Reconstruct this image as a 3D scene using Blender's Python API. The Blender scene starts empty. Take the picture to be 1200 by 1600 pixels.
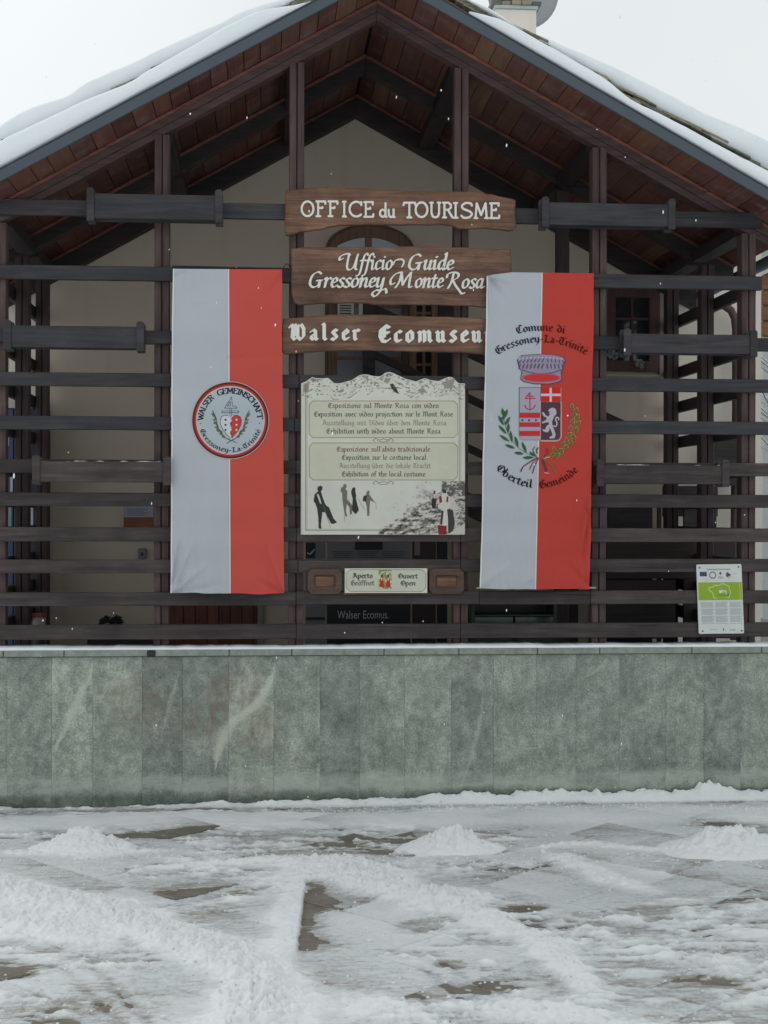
import bpy, bmesh, math, random
import numpy as np
from mathutils import Vector, Matrix
random.seed(7); np.random.seed(7)
C = bpy.context.scene.collection
S = bpy.context.scene

# ------------------------------------------------------------------ camera
F, TH, DY, HC, ROLL = 2300.0, math.radians(4.6), 11.5, 2.25, 0.0022
cam = bpy.data.objects.new('camera', bpy.data.cameras.new('camera')); C.objects.link(cam)
cam.data.sensor_fit = 'VERTICAL'; cam.data.sensor_height = 24.0
cam.data.lens = F / 1600 * 24.0
cam.data.clip_start = 0.1; cam.data.clip_end = 2000
cam.location = (0, -DY, HC)
cam.rotation_euler = (Matrix.Rotation(-TH, 4, 'Z') @ Matrix.Rotation(math.pi/2, 4, 'X') @ Matrix.Rotation(ROLL, 4, 'Z')).to_euler()
S.camera = cam

# ------------------------------------------------------------------ sky, sun, exposure
SUN_EL, SUN_AZ = math.radians(38), math.radians(-35)     # veiled sun up behind the roof, a little to the left
W = bpy.data.worlds.new('World'); S.world = W; W.use_nodes = True
nt = W.node_tree; nt.nodes.clear()
wo = nt.nodes.new('ShaderNodeOutputWorld')
sky = nt.nodes.new('ShaderNodeTexSky'); sky.sky_type = 'NISHITA'; sky.sun_disc = False
sky.sun_elevation = SUN_EL; sky.sun_rotation = SUN_AZ
b1 = nt.nodes.new('ShaderNodeBackground'); b1.inputs[1].default_value = 0.05
nt.links.new(sky.outputs[0], b1.inputs[0])
tc = nt.nodes.new('ShaderNodeTexCoord')
nz = nt.nodes.new('ShaderNodeTexNoise'); nz.inputs['Scale'].default_value = 1.6; nz.inputs['Detail'].default_value = 4
nt.links.new(tc.outputs['Generated'], nz.inputs['Vector'])
cr = nt.nodes.new('ShaderNodeValToRGB')
cr.color_ramp.elements[0].position = 0.25; cr.color_ramp.elements[0].color = (0.68, 0.725, 0.75, 1)
cr.color_ramp.elements[1].position = 0.75; cr.color_ramp.elements[1].color = (0.81, 0.84, 0.84, 1)
nt.links.new(nz.outputs['Fac'], cr.inputs[0])
# broad bright patch of cloud round the hidden sun
sd = nt.nodes.new('ShaderNodeVectorMath'); sd.operation = 'DOT_PRODUCT'
g_az, g_el = math.radians(-13), math.radians(17)
sd.inputs[1].default_value = (math.sin(g_az)*math.cos(g_el), math.cos(g_az)*math.cos(g_el), math.sin(g_el))
nt.links.new(tc.outputs['Generated'], sd.inputs[0])
mr = nt.nodes.new('ShaderNodeMapRange'); mr.inputs[1].default_value = 0.975; mr.inputs[2].default_value = 1.0; mr.inputs[3].default_value = 0; mr.inputs[4].default_value = 0.13
nt.links.new(sd.outputs['Value'], mr.inputs[0])
ad = nt.nodes.new('ShaderNodeMix'); ad.data_type = 'RGBA'; ad.blend_type = 'ADD'; ad.inputs[0].default_value = 1
nt.links.new(cr.outputs[0], ad.inputs[6])
nt.links.new(mr.outputs[0], ad.inputs[7])
b2 = nt.nodes.new('ShaderNodeBackground'); b2.inputs[1].default_value = 1.09
nt.links.new(ad.outputs[2], b2.inputs[0])
mx = nt.nodes.new('ShaderNodeMixShader'); mx.inputs[0].default_value = 0.94
nt.links.new(b1.outputs[0], mx.inputs[1]); nt.links.new(b2.outputs[0], mx.inputs[2]); nt.links.new(mx.outputs[0], wo.inputs[0])
sun = bpy.data.objects.new('sun', bpy.data.lights.new('sun', 'SUN')); C.objects.link(sun)
sun.data.energy = 1.15; sun.data.angle = math.radians(35); sun.data.color = (1, 0.985, 0.96)
dv = Vector((math.sin(SUN_AZ)*math.cos(SUN_EL), math.cos(SUN_AZ)*math.cos(SUN_EL), math.sin(SUN_EL)))
sun.rotation_euler = dv.to_track_quat('Z', 'Y').to_euler()
S.view_settings.view_transform = 'Standard'; S.view_settings.look = 'None'
S.view_settings.exposure = 0.0; S.view_settings.gamma = 1.0; S.view_settings.use_curve_mapping = False

# ------------------------------------------------------------------ plane coordinates
ct, st = math.cos(TH), math.sin(TH)
def unroll(px, py):
    dx, dy = px-600.0, py-800.0
    return dx*math.cos(ROLL)+dy*math.sin(ROLL), -(-dx*math.sin(ROLL)+dy*math.cos(ROLL))
def P(px, py, Y):                      # point of the upright plane at distance Y; works on arrays too
    a, b = unroll(px, py); a = a/F; b = b/F
    L = Y + DY
    X = L*(st + a*ct)/(ct - a*st)
    w = X*st + L*ct
    return X, HC + b*w
def PX(px, Y, py=700): return P(px, py, Y)[0]
def PZ(py, Y, px=600): return P(px, py, Y)[1]
def G(px, py, z=0.0):
    a, b = unroll(px, py); a = a/F; b = b/F
    w = (z-HC)/b; u = a*w
    return u*ct + w*st, -u*st + w*ct - DY

# ------------------------------------------------------------------ numpy noise
def vnoise(x, y, seed=0):
    xi = np.floor(x).astype(np.int64); yi = np.floor(y).astype(np.int64)
    fx = x-xi; fy = y-yi; fx = fx*fx*(3-2*fx); fy = fy*fy*(3-2*fy)
    def h(a, b):
        n = (a*374761393 + b*668265263 + seed*1442695041) & 0x7fffffff
        n = ((n ^ (n >> 13))*1274126177) & 0x7fffffff
        n = n ^ (n >> 16)
        return (n & 0xffff)/65535.0
    return (h(xi, yi)*(1-fx)+h(xi+1, yi)*fx)*(1-fy)+(h(xi, yi+1)*(1-fx)+h(xi+1, yi+1)*fx)*fy
def fbm(x, y, o=4, seed=0):
    s = 0; a = 1; t = 0
    for k in range(o):
        s = s + a*vnoise(x*2**k+13.7*k, y*2**k-7.1*k, seed+k); t += a; a *= .5
    return s/t

# ------------------------------------------------------------------ object helpers
WL = {}
def rec(o, wl): WL[o.name] = Vector(wl)
def place(o, wl, parent):
    C.objects.link(o)
    if parent is not None:
        o.parent = parent; o.location = Vector(wl)-WL[parent.name]
    else: o.location = wl
    WL[o.name] = Vector(wl)
def mesh(name, vs, fs, mat, parent=None, org=None, smooth=False, bev=0):
    vs = [Vector(v) for v in vs]
    if org is None:
        org = sum(vs, Vector())/len(vs)
        if parent is None: org.z = min(v.z for v in vs)
    org = Vector(org)
    me = bpy.data.meshes.new(name)
    me.from_pydata([v-org for v in vs], [], fs)
    if bev:
        bm = bmesh.new(); bm.from_mesh(me)
        bmesh.ops.bevel(bm, geom=bm.edges[:], offset=bev, segments=1, affect='EDGES', clamp_overlap=True)
        bm.to_mesh(me); bm.free()
    else:
        bm = bmesh.new(); bm.from_mesh(me); bmesh.ops.recalc_face_normals(bm, faces=bm.faces[:]); bm.to_mesh(me); bm.free()
    if mat: me.materials.append(mat)
    if smooth: me.polygons.foreach_set('use_smooth', [True]*len(me.polygons))
    o = bpy.data.objects.new(name, me); place(o, org, parent)
    return o
BF = [(0,3,2,1),(4,5,6,7),(0,1,5,4),(1,2,6,5),(2,3,7,6),(3,0,4,7)]
def bv(x0,x1,y0,y1,z0,z1): return [(x0,y0,z0),(x1,y0,z0),(x1,y1,z0),(x0,y1,z0),(x0,y0,z1),(x1,y0,z1),(x1,y1,z1),(x0,y1,z1)]
def box(name, x0,x1,y0,y1,z0,z1, mat, parent=None, bev=0.004):
    return mesh(name, bv(x0,x1,y0,y1,z0,z1), BF, mat, parent, bev=bev)
def multi(name, boxes, mat, parent=None):
    vs=[]; fs=[]
    for b in boxes:
        k=len(vs); vs += (bv(*b) if len(b)==6 else list(b)); fs += [tuple(i+k for i in f) for f in BF]
    return mesh(name, vs, fs, mat, parent)
def prism(name, poly, y0, y1, mat, parent=None, bev=0):       # poly in XZ
    n=len(poly)
    vs=[(x,y0,z) for x,z in poly]+[(x,y1,z) for x,z in poly]
    fs=[tuple(range(n)), tuple(range(2*n-1,n-1,-1))]+[(i,(i+1)%n,(i+1)%n+n,i+n) for i in range(n)]
    o = mesh(name, vs, fs, mat, parent)
    if bev:
        bm=bmesh.new(); bm.from_mesh(o.data)
        bmesh.ops.bevel(bm, geom=[e for e in bm.edges if abs(e.verts[0].co.y-e.verts[1].co.y)<1e-6], offset=bev, segments=1, affect='EDGES', clamp_overlap=True)
        bm.to_mesh(o.data); bm.free()
    return o
def bar(name, x0,z0,x1,z1, h, y0,y1, mat, parent=None, bev=0.004):   # slanting member in XZ, (x,z) is its top edge, h measured upright
    vs=[(x0,y0,z0-h),(x1,y0,z1-h),(x1,y1,z1-h),(x0,y1,z0-h),(x0,y0,z0),(x1,y0,z1),(x1,y1,z1),(x0,y1,z0)]
    return mesh(name, vs, BF, mat, parent, bev=bev)
def tube(name, pts, r, mat, parent=None, n=10):
    pts=[Vector(p) for p in pts]; vs=[]; fs=[]
    for i,p in enumerate(pts):
        d=(pts[min(i+1,len(pts)-1)]-pts[max(i-1,0)]).normalized()
        a=d.orthogonal().normalized() if i==0 else (a-d*a.dot(d)).normalized()
        b=d.cross(a)
        for k in range(n):
            t=2*math.pi*k/n; vs.append(p+(a*math.cos(t)+b*math.sin(t))*r)
    for i in range(len(pts)-1):
        for k in range(n): fs.append((i*n+k,i*n+(k+1)%n,(i+1)*n+(k+1)%n,(i+1)*n+k))
    fs.append(tuple(range(n))); fs.append(tuple((len(pts)-1)*n+k for k in range(n)))
    return mesh(name, vs, fs, mat, parent, smooth=True)
def grid(name, X, Y, Z, mat, parent=None, col=None, keep=None, smooth=True, attr=None, org=None):
    H,Wd = X.shape
    if org is None: org=(float(X.mean()), float(Y.mean()), float(Z.min() if parent is None else Z.mean()))
    co=np.stack([X-org[0],Y-org[1],Z-org[2]],-1).reshape(-1,3)
    idx=np.arange(H*Wd).reshape(H,Wd)
    q=np.stack([idx[:-1,:-1],idx[:-1,1:],idx[1:,1:],idx[1:,:-1]],-1)
    if keep is not None: q=q[keep]
    q=q.reshape(-1,4)
    if keep is not None:
        used=np.unique(q); m=np.full(H*Wd,-1); m[used]=np.arange(len(used)); q=m[q]; co=co[used]
    else: used=np.arange(H*Wd)
    me=bpy.data.meshes.new(name)
    me.vertices.add(len(co)); me.vertices.foreach_set('co', co.astype(np.float32).ravel())
    me.loops.add(q.size); me.loops.foreach_set('vertex_index', q.ravel().astype(np.int32))
    me.polygons.add(len(q)); me.polygons.foreach_set('loop_start', np.arange(0,q.size,4,dtype=np.int32))
    me.polygons.foreach_set('loop_total', np.full(len(q),4,dtype=np.int32))
    me.update(calc_edges=True); me.validate()
    if smooth: me.polygons.foreach_set('use_smooth', np.ones(len(q),dtype=bool))
    if col is not None:
        c=col.reshape(-1,3)[used]; a=me.color_attributes.new('print','FLOAT_COLOR','POINT')
        a.data.foreach_set('color', np.concatenate([c,np.ones((len(c),1))],1).astype(np.float32).ravel())
    if attr is not None:
        a=me.attributes.new('thick','FLOAT','POINT'); a.data.foreach_set('value', attr.ravel()[used].astype(np.float32))
    me.materials.append(mat)
    o=bpy.data.objects.new(name, me); place(o, org, parent); return o
def thing(name, label, cat, loc, group=None):
    o=bpy.data.objects.new(name,None); C.objects.link(o); o.location=loc; o.empty_display_size=.1
    WL[o.name]=Vector(loc); o['label']=label; o['category']=cat
    if group: o['group']=group
    return o
def tag(o, label, cat, group=None, kind=None):
    o['label']=label; o['category']=cat
    if group: o['group']=group
    if kind: o['kind']=kind
    return o
def struct(o): o['kind']='structure'; return o

# ------------------------------------------------------------------ materials
def lin(c): return tuple(((v/255+.055)/1.055)**2.4 if v/255>.04045 else v/255/12.92 for v in c)
class M:
    def __init__(s, name, rough=.7, spec=.4):
        s.m=bpy.data.materials.new(name); s.m.use_nodes=True; s.t=s.m.node_tree
        s.b=s.t.nodes['Principled BSDF']; s.b.inputs['Roughness'].default_value=rough; s.b.inputs['Specular IOR Level'].default_value=spec
        s.tc=s.n('ShaderNodeTexCoord'); s.oi=s.n('ShaderNodeObjectInfo')
    def n(s, k, **kw):
        x=s.t.nodes.new(k)
        for a,v in kw.items(): setattr(x,a,v)
        return x
    def l(s,a,b): s.t.links.new(a,b)
    def coords(s, scale, rnd=True, pos=False):
        src=s.tc.outputs['Object']
        if pos: src=s.n('ShaderNodeNewGeometry').outputs['Position']
        if rnd:
            c=s.n('ShaderNodeVectorMath',operation='SCALE'); c.inputs[0].default_value=(37,91,53); s.l(s.oi.outputs['Random'],c.inputs['Scale'])
            a=s.n('ShaderNodeVectorMath',operation='ADD'); s.l(src,a.inputs[0]); s.l(c.outputs[0],a.inputs[1]); src=a.outputs[0]
        m=s.n('ShaderNodeMapping'); m.inputs['Scale'].default_value=scale; s.l(src,m.inputs[0]); return m.outputs[0]
    def noise(s, v, scale=1, detail=5, rough=.6, dist=0):
        n=s.n('ShaderNodeTexNoise'); n.inputs['Scale'].default_value=scale; n.inputs['Detail'].default_value=detail; n.inputs['Roughness'].default_value=rough; n.inputs['Distortion'].default_value=dist
        s.l(v,n.inputs['Vector']); return n.outputs['Fac']
    def ramp(s, f, stops):
        r=s.n('ShaderNodeValToRGB'); e=r.color_ramp.elements
        while len(e)<len(stops): e.new(.5)
        for x,(p,c) in zip(e,stops): x.position=p; x.color=(*c,1) if len(c)==3 else c
        s.l(f,r.inputs[0]); return r.outputs[0]
    def mix(s,f,a,b,mode='MIX'):
        x=s.n('ShaderNodeMix',data_type='RGBA',blend_type=mode)
        if isinstance(f,(int,float)): x.inputs[0].default_value=f
        else: s.l(f,x.inputs[0])
        for i,v in ((6,a),(7,b)):
            if isinstance(v,tuple): x.inputs[i].default_value=(*v,1)
            else: s.l(v,x.inputs[i])
        return x.outputs[2]
    def math(s,op,a,b=None,clamp=False):
        x=s.n('ShaderNodeMath',operation=op,use_clamp=clamp)
        for i,v in ((0,a),(1,b)):
            if v is None: continue
            if isinstance(v,(int,float)): x.inputs[i].default_value=v
            else: s.l(v,x.inputs[i])
        return x.outputs[0]
    def mapr(s,v,a,b,c=0,d=1,smooth=True):
        x=s.n('ShaderNodeMapRange'); x.interpolation_type='SMOOTHSTEP' if smooth else 'LINEAR'
        for i,q in ((1,a),(2,b),(3,c),(4,d)): x.inputs[i].default_value=q
        s.l(v,x.inputs[0]); return x.outputs[0]
    def color(s,c):
        if isinstance(c,tuple): s.b.inputs['Base Color'].default_value=(*c,1)
        else: s.l(c,s.b.inputs['Base Color'])
    def bump(s,h,strength=.5,dist=.01):
        b=s.n('ShaderNodeBump'); b.inputs['Strength'].default_value=strength; b.inputs['Distance'].default_value=dist
        s.l(h,b.inputs['Height']); s.l(b.outputs[0],s.b.inputs['Normal'])
def rgb3(v): return (v,v,v)
def wood(name, ca, cb, cc, axis='x', rough=.65, var=.5, spec=.3):
    m=M(name,rough,spec)
    sc={'x':(1.6,26,26),'y':(26,1.6,26),'z':(26,26,1.6)}[axis]
    v=m.coords(sc); g=m.noise(v,1,7,.7,.6)
    v2=m.coords((3,3,3)); p=m.noise(v2,1.3,4,.6)
    c=m.ramp(g,[(.28,ca),(.5,cb),(.75,cc)])
    dk=m.ramp(p,[(.3,rgb3(1-.45*var)),(.7,rgb3(1+.3*var))])
    c=m.mix(1.0,c,dk,'MULTIPLY')
    r=m.ramp(m.oi.outputs['Random'],[(0,(1-.3*var,1-.33*var,1-.36*var)),(.5,(1,1,1)),(1,(1+.35*var,1+.28*var,1+.2*var))])
    c=m.mix(1.0,c,r,'MULTIPLY')
    sk={'x':(1.1,60,60),'y':(60,1.1,60),'z':(60,60,1.1)}[axis]
    ck=m.noise(m.coords(sk),1,3,.5,.3); c=m.mix(m.mapr(ck,.66,.71,0,.75),c,tuple(q*.35 for q in ca)); m.color(c); m.bump(g,.45,.006)
    return m.m
def plain(name,c,rough=.6,spec=.3,var=.12,sc=8,metal=0,bump=0):
    m=M(name,rough,spec); v=m.coords((sc,sc,sc)); f=m.noise(v,1,5)
    m.color(m.mix(1.0,m.mix(f,tuple(x*(1-var) for x in c),tuple(min(1,x*(1+var)) for x in c)),(1,1,1),'MULTIPLY'))
    m.b.inputs['Metallic'].default_value=metal
    if bump: m.bump(f,.4,bump)
    return m.m
slatA=wood('dark_stained_wood',(.022,.021,.025),(.041,.039,.045),(.072,.066,.070),'x',.55,.45)
slatB=wood('weathered_dark_wood',(.030,.024,.025),(.056,.046,.046),(.10,.083,.080),'x',.65,.7)
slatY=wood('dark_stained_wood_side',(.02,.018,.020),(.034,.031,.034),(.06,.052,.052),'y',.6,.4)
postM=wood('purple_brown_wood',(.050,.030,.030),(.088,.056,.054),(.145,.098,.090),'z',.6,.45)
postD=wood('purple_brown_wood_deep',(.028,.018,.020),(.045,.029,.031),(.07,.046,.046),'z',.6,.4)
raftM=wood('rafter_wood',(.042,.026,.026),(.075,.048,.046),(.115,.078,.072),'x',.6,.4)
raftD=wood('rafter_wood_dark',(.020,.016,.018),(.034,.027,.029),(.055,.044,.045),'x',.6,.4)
trimR=wood('red_brown_trim',(.11,.04,.032),(.19,.075,.058),(.27,.12,.09),'x',.5,.4)
purlM=wood('purlin_wood',(.014,.011,.013),(.024,.019,.021),(.04,.032,.034),'y',.6,.4)
signM=wood('brown_sign_wood',(.07,.036,.024),(.145,.076,.050),(.25,.145,.10),'x',.55,.9)
doorM=wood('honey_brown_wood',(.11,.06,.035),(.19,.11,.065),(.28,.17,.105),'z',.5,.4)
doorD=wood('red_brown_door_wood',(.09,.03,.022),(.14,.05,.035),(.2,.08,.055),'z',.5,.4)
orangeM=wood('orange_brown_wood',(.10,.045,.02),(.17,.08,.036),(.25,.13,.06),'x',.5,.4)
# soffit boards: each board its own stain, some bare and yellowish
m=M('soffit_board_wood',.65,.25); v=m.coords((24,1.5,24)); g=m.noise(v,1,6,.7,.5)
base=m.ramp(m.oi.outputs['Random'],[(0,(.075,.028,.024)),(.3,(.11,.044,.034)),(.6,(.14,.056,.040)),(.8,(.10,.05,.045)),(.93,(.15,.07,.045)),(1,(.18,.10,.06))])
p=m.noise(m.coords((2.2,3.5,2.2)),1.5,4,.6)
c=m.mix(m.mapr(p,.48,.72),base,(.14,.09,.075)); c=m.mix(1.0,c,m.ramp(g,[(.25,rgb3(.75)),(.75,rgb3(1.55))]),'MULTIPLY'); m.color(c); m.bump(g,.4,.005)
soffM=m.m
# snow
m=M('snow',.75,.25); v=m.coords((1,1,1),False,True)
f1=m.noise(v,28,6,.7); f2=m.noise(v,170,4,.7); f3=m.noise(v,4,4,.6)
at=m.n('ShaderNodeAttribute',attribute_name='thick')
wh=m.ramp(f3,[(.3,(.88,.905,.915)),(.7,(.94,.95,.95))])
ice=m.ramp(m.noise(v,14,6,.7),[(.3,(.34,.355,.35)),(.7,(.60,.63,.63))])
tt=m.mapr(m.math('ADD',at.outputs['Fac'],m.math('MULTIPLY',m.math('SUBTRACT',f1,.5),.016)),.0,.026)
stk=m.noise(m.coords((5,34,5),False,True),1,5,.7,.4)
tt=m.mapr(m.math('ADD',at.outputs['Fac'],m.math('ADD',m.math('MULTIPLY',m.math('SUBTRACT',f1,.5),.020),m.math('MULTIPLY',m.math('SUBTRACT',stk,.5),.022))),-.001,.011)
ice=m.mix(m.mapr(m.noise(m.coords((3,9,3),False,True),1,5,.7),.42,.62),ice,(.30,.275,.235))
film=m.mix(m.mapr(m.math('ADD',at.outputs['Fac'],m.math('MULTIPLY',m.math('SUBTRACT',f1,.5),.02)),.006,.026),(.67,.70,.71),wh)
m.color(m.mix(tt,ice,film)); m.bump(m.math('ADD',f1,m.math('MULTIPLY',f2,.7)),.75,.014)
m.b.inputs['Subsurface Weight'].default_value=0
groundSnow=m.m
m=M('roof_snow',.8,.2); v=m.coords((1,1,1),False,True)
f1=m.noise(v,9,6,.6); f2=m.noise(v,120,4,.7)
m.color(m.ramp(m.noise(v,2.5,3),[(.3,(.80,.85,.88)),(.7,(.86,.90,.92))])); m.bump(m.math('ADD',f1,m.math('MULTIPLY',f2,.25)),.35,.015)
roofSnow=m.m
# plaster
def plaster(name,a,b):
    m=M(name,.9,.1); v=m.coords((1,1,1),False,True)
    f=m.noise(v,.9,4,.6); g=m.noise(v,60,5,.7); d=m.noise(m.coords((6,6,.8),False,True),1,4,.6)
    c=m.mix(f,a,b); c=m.mix(m.mapr(d,.5,.8,0,.25),c,tuple(x*.7 for x in a)); m.color(c); m.bump(g,.35,.004); return m.m
plasM=plaster('beige_plaster',(.57,.49,.405),(.63,.55,.455))
creamLitM=plaster('cream_daylit_plaster',(.70,.64,.56),(.78,.72,.64))  # same plaster outside the porch, daylight put into its colour; chimney truly cream
# serpentine cladding of the terrace wall
m=M('green_stone',.42,.45); geo=m.n('ShaderNodeNewGeometry'); sx=m.n('ShaderNodeSeparateXYZ'); m.l(geo.outputs['Position'],sx.inputs[0])
X_,Z_=sx.outputs[0],sx.outputs[2]
vp=m.coords((1,1,1),True,True); vw=m.coords((1,1,1),False,True)
big=m.noise(vp,2.2,5,.6,.8); med=m.noise(vp,14,6,.75); fin=m.noise(vw,75,6,.85); streak=m.noise(m.coords((7,7,1.3),True,True),1.5,5,.7,.6)
c=m.ramp(big,[(.25,(.155,.19,.165)),(.5,(.245,.28,.25)),(.75,(.36,.385,.345))])
clo=m.noise(m.coords((3.2,3.2,2.0),True,True),1.6,7,.75,1.2)
c=m.mix(1.0,c,m.ramp(clo,[(.33,rgb3(.80)),(.5,rgb3(1.0)),(.68,rgb3(1.15))]),'MULTIPLY')
c=m.mix(1.0,c,m.ramp(med,[(.3,rgb3(.62)),(.7,rgb3(1.3))]),'MULTIPLY')
c=m.mix(1.0,c,m.ramp(fin,[(.34,rgb3(.50)),(.5,rgb3(1.0)),(.68,rgb3(1.6))]),'MULTIPLY')
c=m.mix(1.0,c,m.ramp(streak,[(.3,rgb3(.85)),(.7,rgb3(1.15))]),'MULTIPLY')
c=m.mix(1.0,c,m.ramp(m.oi.outputs['Random'],[(0,(.82,.82,.84)),(1,(1.16,1.14,1.12))]),'MULTIPLY')
# diagonal grain lines crossing some panels
dg=m.n('ShaderNodeMapping'); dg.inputs['Rotation'].default_value=(0,math.radians(-52),0); dg.inputs['Scale'].default_value=(1.2,1,34); m.l(vp,dg.inputs[0])
dn=m.noise(dg.outputs[0],1,4,.6,.4); sel=m.mapr(m.oi.outputs['Random'],.55,.6)
c=m.mix(m.math('MULTIPLY',m.mapr(dn,.6,.75,0,.45),sel),c,(.42,.46,.42))
# rusty patch and pale veins
def gx(px,py): return P(px,py,-.12)
def blob(px,py,rx,rz,amt):
    x,z=gx(px,py)
    a=m.math('DIVIDE',m.math('SUBTRACT',X_,x),rx); b=m.math('DIVIDE',m.math('SUBTRACT',Z_,z),rz)
    d=m.math('ADD',m.math('MULTIPLY',a,a),m.math('MULTIPLY',b,b))
    return m.mapr(d,0,1,amt,0)
rn=m.mapr(m.math('ADD',m.noise(m.coords((1.3,1,.7),False,True),16,7,.8,.5),m.math('MULTIPLY',fin,.9)),.86,1.12)
for px,py,rx,rz in ((365,1075,.30,.22),(215,1100,.34,.28),(300,1130,.25,.2),(400,1140,.2,.3),(345,1120,.14,.3)):
    c=m.mix(m.math('MULTIPLY',blob(px,py,rx,rz,.55),rn),c,(.21,.12,.055))
vbr=m.noise(m.coords((5,5,5),False,True),1.5,6,.75)
def vein(pts, wid, amt):
    global c
    zs=[gx(*p)[1] for p in pts]; xs=[gx(*p)[0] for p in pts]
    z0,z1=min(zs),max(zs)
    t=m.math('DIVIDE',m.math('SUBTRACT',Z_,z0),z1-z0,True)
    fc=m.n('ShaderNodeFloatCurve'); cu=fc.mapping.curves[0]
    prs=sorted((( z-z0)/(z1-z0), x) for x,z in zip(xs,zs)); xmin=min(xs)-.2; rng=max(xs)-xmin+.2
    cu.points[0].location=(0,(prs[0][1]-xmin)/rng); cu.points[1].location=(1,(prs[-1][1]-xmin)/rng)
    for q,x in prs[1:-1]: cu.points.new(q,(x-xmin)/rng)
    fc.mapping.update(); m.l(t,fc.inputs['Value'])
    xc=m.math('ADD',m.math('MULTIPLY',fc.outputs[0],rng),xmin)
    d=m.math('ABSOLUTE',m.math('SUBTRACT',m.math('ADD',X_,m.math('MULTIPLY',m.math('SUBTRACT',vbr,.5),.09)),xc))
    tw=m.math('MULTIPLY',m.math('SINE',m.math('MULTIPLY',t,3.14159)),wid)
    k=m.math('SUBTRACT',1,m.math('DIVIDE',d,m.math('ADD',tw,.001)),True)
    k=m.math('MULTIPLY',m.mapr(k,0,.8,0,amt),m.mapr(m.math('ADD',fin,m.math('MULTIPLY',vbr,.5)),.5,.9,.35,1))
    c=m.mix(k,c,(.50,.53,.47))
vein([(430,1035),(420,1070),(395,1105),(362,1130),(345,1160),(336,1205)],.085,.95)
vein([(148,1030),(138,1060),(118,1100),(100,1140),(84,1180)],.05,.8)
vein([(280,1050),(266,1100),(252,1150)],.03,.35)
vein([(755,1080),(745,1150),(716,1240)],.03,.4)
vein([(952,1025),(930,1050),(905,1062)],.05,.35)
# pale tide band and damp foot
zb=m.math('ADD',Z_,m.math('MULTIPLY',m.math('SUBTRACT',m.noise(m.coords((3,3,3),True,True),1.2,5,.65),.5),.16))
k=m.math('MULTIPLY',m.mapr(zb,.06,.13),m.mapr(zb,.25,.19))
k=m.math('MULTIPLY',k,m.mapr(m.noise(m.coords((2.5,2.5,6),True,True),1.3,5,.7),.35,.6,.25,1))
c=m.mix(m.math('MULTIPLY',k,.62),c,(.44,.47,.43))
c=m.mix(m.math('MULTIPLY',m.math('MULTIPLY',m.mapr(zb,.12,.03),m.mapr(m.noise(m.coords((2,2,2),True,True),2.2,5,.7),.3,.6,.35,1)),.85),c,(.045,.075,.062))
c=m.mix(m.math('MULTIPLY',m.mapr(zb,1.05,1.25),.22),c,(.10,.125,.11))
c=m.mix(1.0,c,(1.10,1.11,1.06),'MULTIPLY')
m.color(c); m.bump(m.math('ADD',med,m.math('MULTIPLY',fin,.8)),.7,.006)
stoneM=m.m
m=M('coping_stone',.55,.35); v=m.coords((1,1,1),True,True)
m.color(m.ramp(m.noise(v,12,6,.75),[(.3,(.17,.20,.175)),(.7,(.34,.37,.33))])); m.bump(m.noise(v,40,5),.5,.006); copM=m.m
m=M('paving_stone',.5,.4); v=m.coords((1,1,1),True)
c=m.ramp(m.noise(v,6,6,.7,.5),[(.25,(.10,.085,.068)),(.5,(.17,.15,.125)),(.75,(.25,.235,.205))])
c=m.mix(1.0,c,m.ramp(m.noise(v,80,4,.8),[(.3,rgb3(.7)),(.7,rgb3(1.25))]),'MULTIPLY')
m.color(c); m.bump(m.noise(v,30,6),.5,.006); paveM=m.m
m=M('roof_slate_stone',.7,.25); v=m.coords((1,1,1),True)
rr=m.ramp(m.oi.outputs['Random'],[(0,(.08,.085,.065)),(.35,(.14,.14,.11)),(.7,(.34,.29,.21)),(1,(.22,.21,.17))])
c=m.mix(m.mapr(m.noise(v,9,5,.7),.45,.65,0,.8),rr,(.045,.055,.035)); c=m.mix(m.mapr(m.noise(v,25,5,.7),.6,.75,0,.7),c,(.30,.28,.22)); m.color(c); m.bump(m.noise(v,30,6),.6,.01); slateM=m.m
fasM=plain('grey_metal_verge',(.062,.083,.098),.45,.4,.12,5)
paintM=M('printed_surface',.45,.3); a_=paintM.n('ShaderNodeAttribute',attribute_name='print')
paintM.color(paintM.mix(1.0,a_.outputs['Color'],paintM.ramp(paintM.noise(paintM.coords((5,5,5),False,True),1,5),[(.3,rgb3(.92)),(.7,rgb3(1.04))]),'MULTIPLY')); printM=paintM.m
clothP=M('printed_cloth',.85,.1); a_=clothP.n('ShaderNodeAttribute',attribute_name='print'); clothP.color(a_.outputs['Color']); clothP=clothP.m
def cloth(name,c):
    m=M(name,.8,.15); v=m.coords((1,1,1),False,True); f=m.noise(v,2.0,4,.6)
    m.color(m.mix(f,tuple(x*.93 for x in c),tuple(min(1,x*1.06) for x in c)))
    m.bump(m.math('ADD',m.noise(v,260,2),m.noise(m.coords((5,5,1.2),False,True),1,4,.6)),.16,.012)
    m.b.inputs['Sheen Weight'].default_value=.15
    return m.m
whiteC=cloth('white_flag_cloth',(.46,.49,.525)); redC1=cloth('red_flag_cloth',(.56,.085,.068)); redC2=cloth('deep_red_flag_cloth',(.50,.056,.042)); seamC=cloth('pale_seam_cloth',(.72,.60,.60)); hemC=cloth('pale_hem_cloth',(.72,.74,.76))
m=M('window_glass',.06,.6); m.color(m.mix(m.noise(m.coords((2,2,2)),1,3),(.012,.013,.016),(.035,.038,.042))); glassM=m.m
whiteP=plain('white_letter_paint',(.74,.73,.68),.6,.25,.1,20)
dkMetal=plain('black_metal',(.02,.022,.026),.45,.4)

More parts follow.
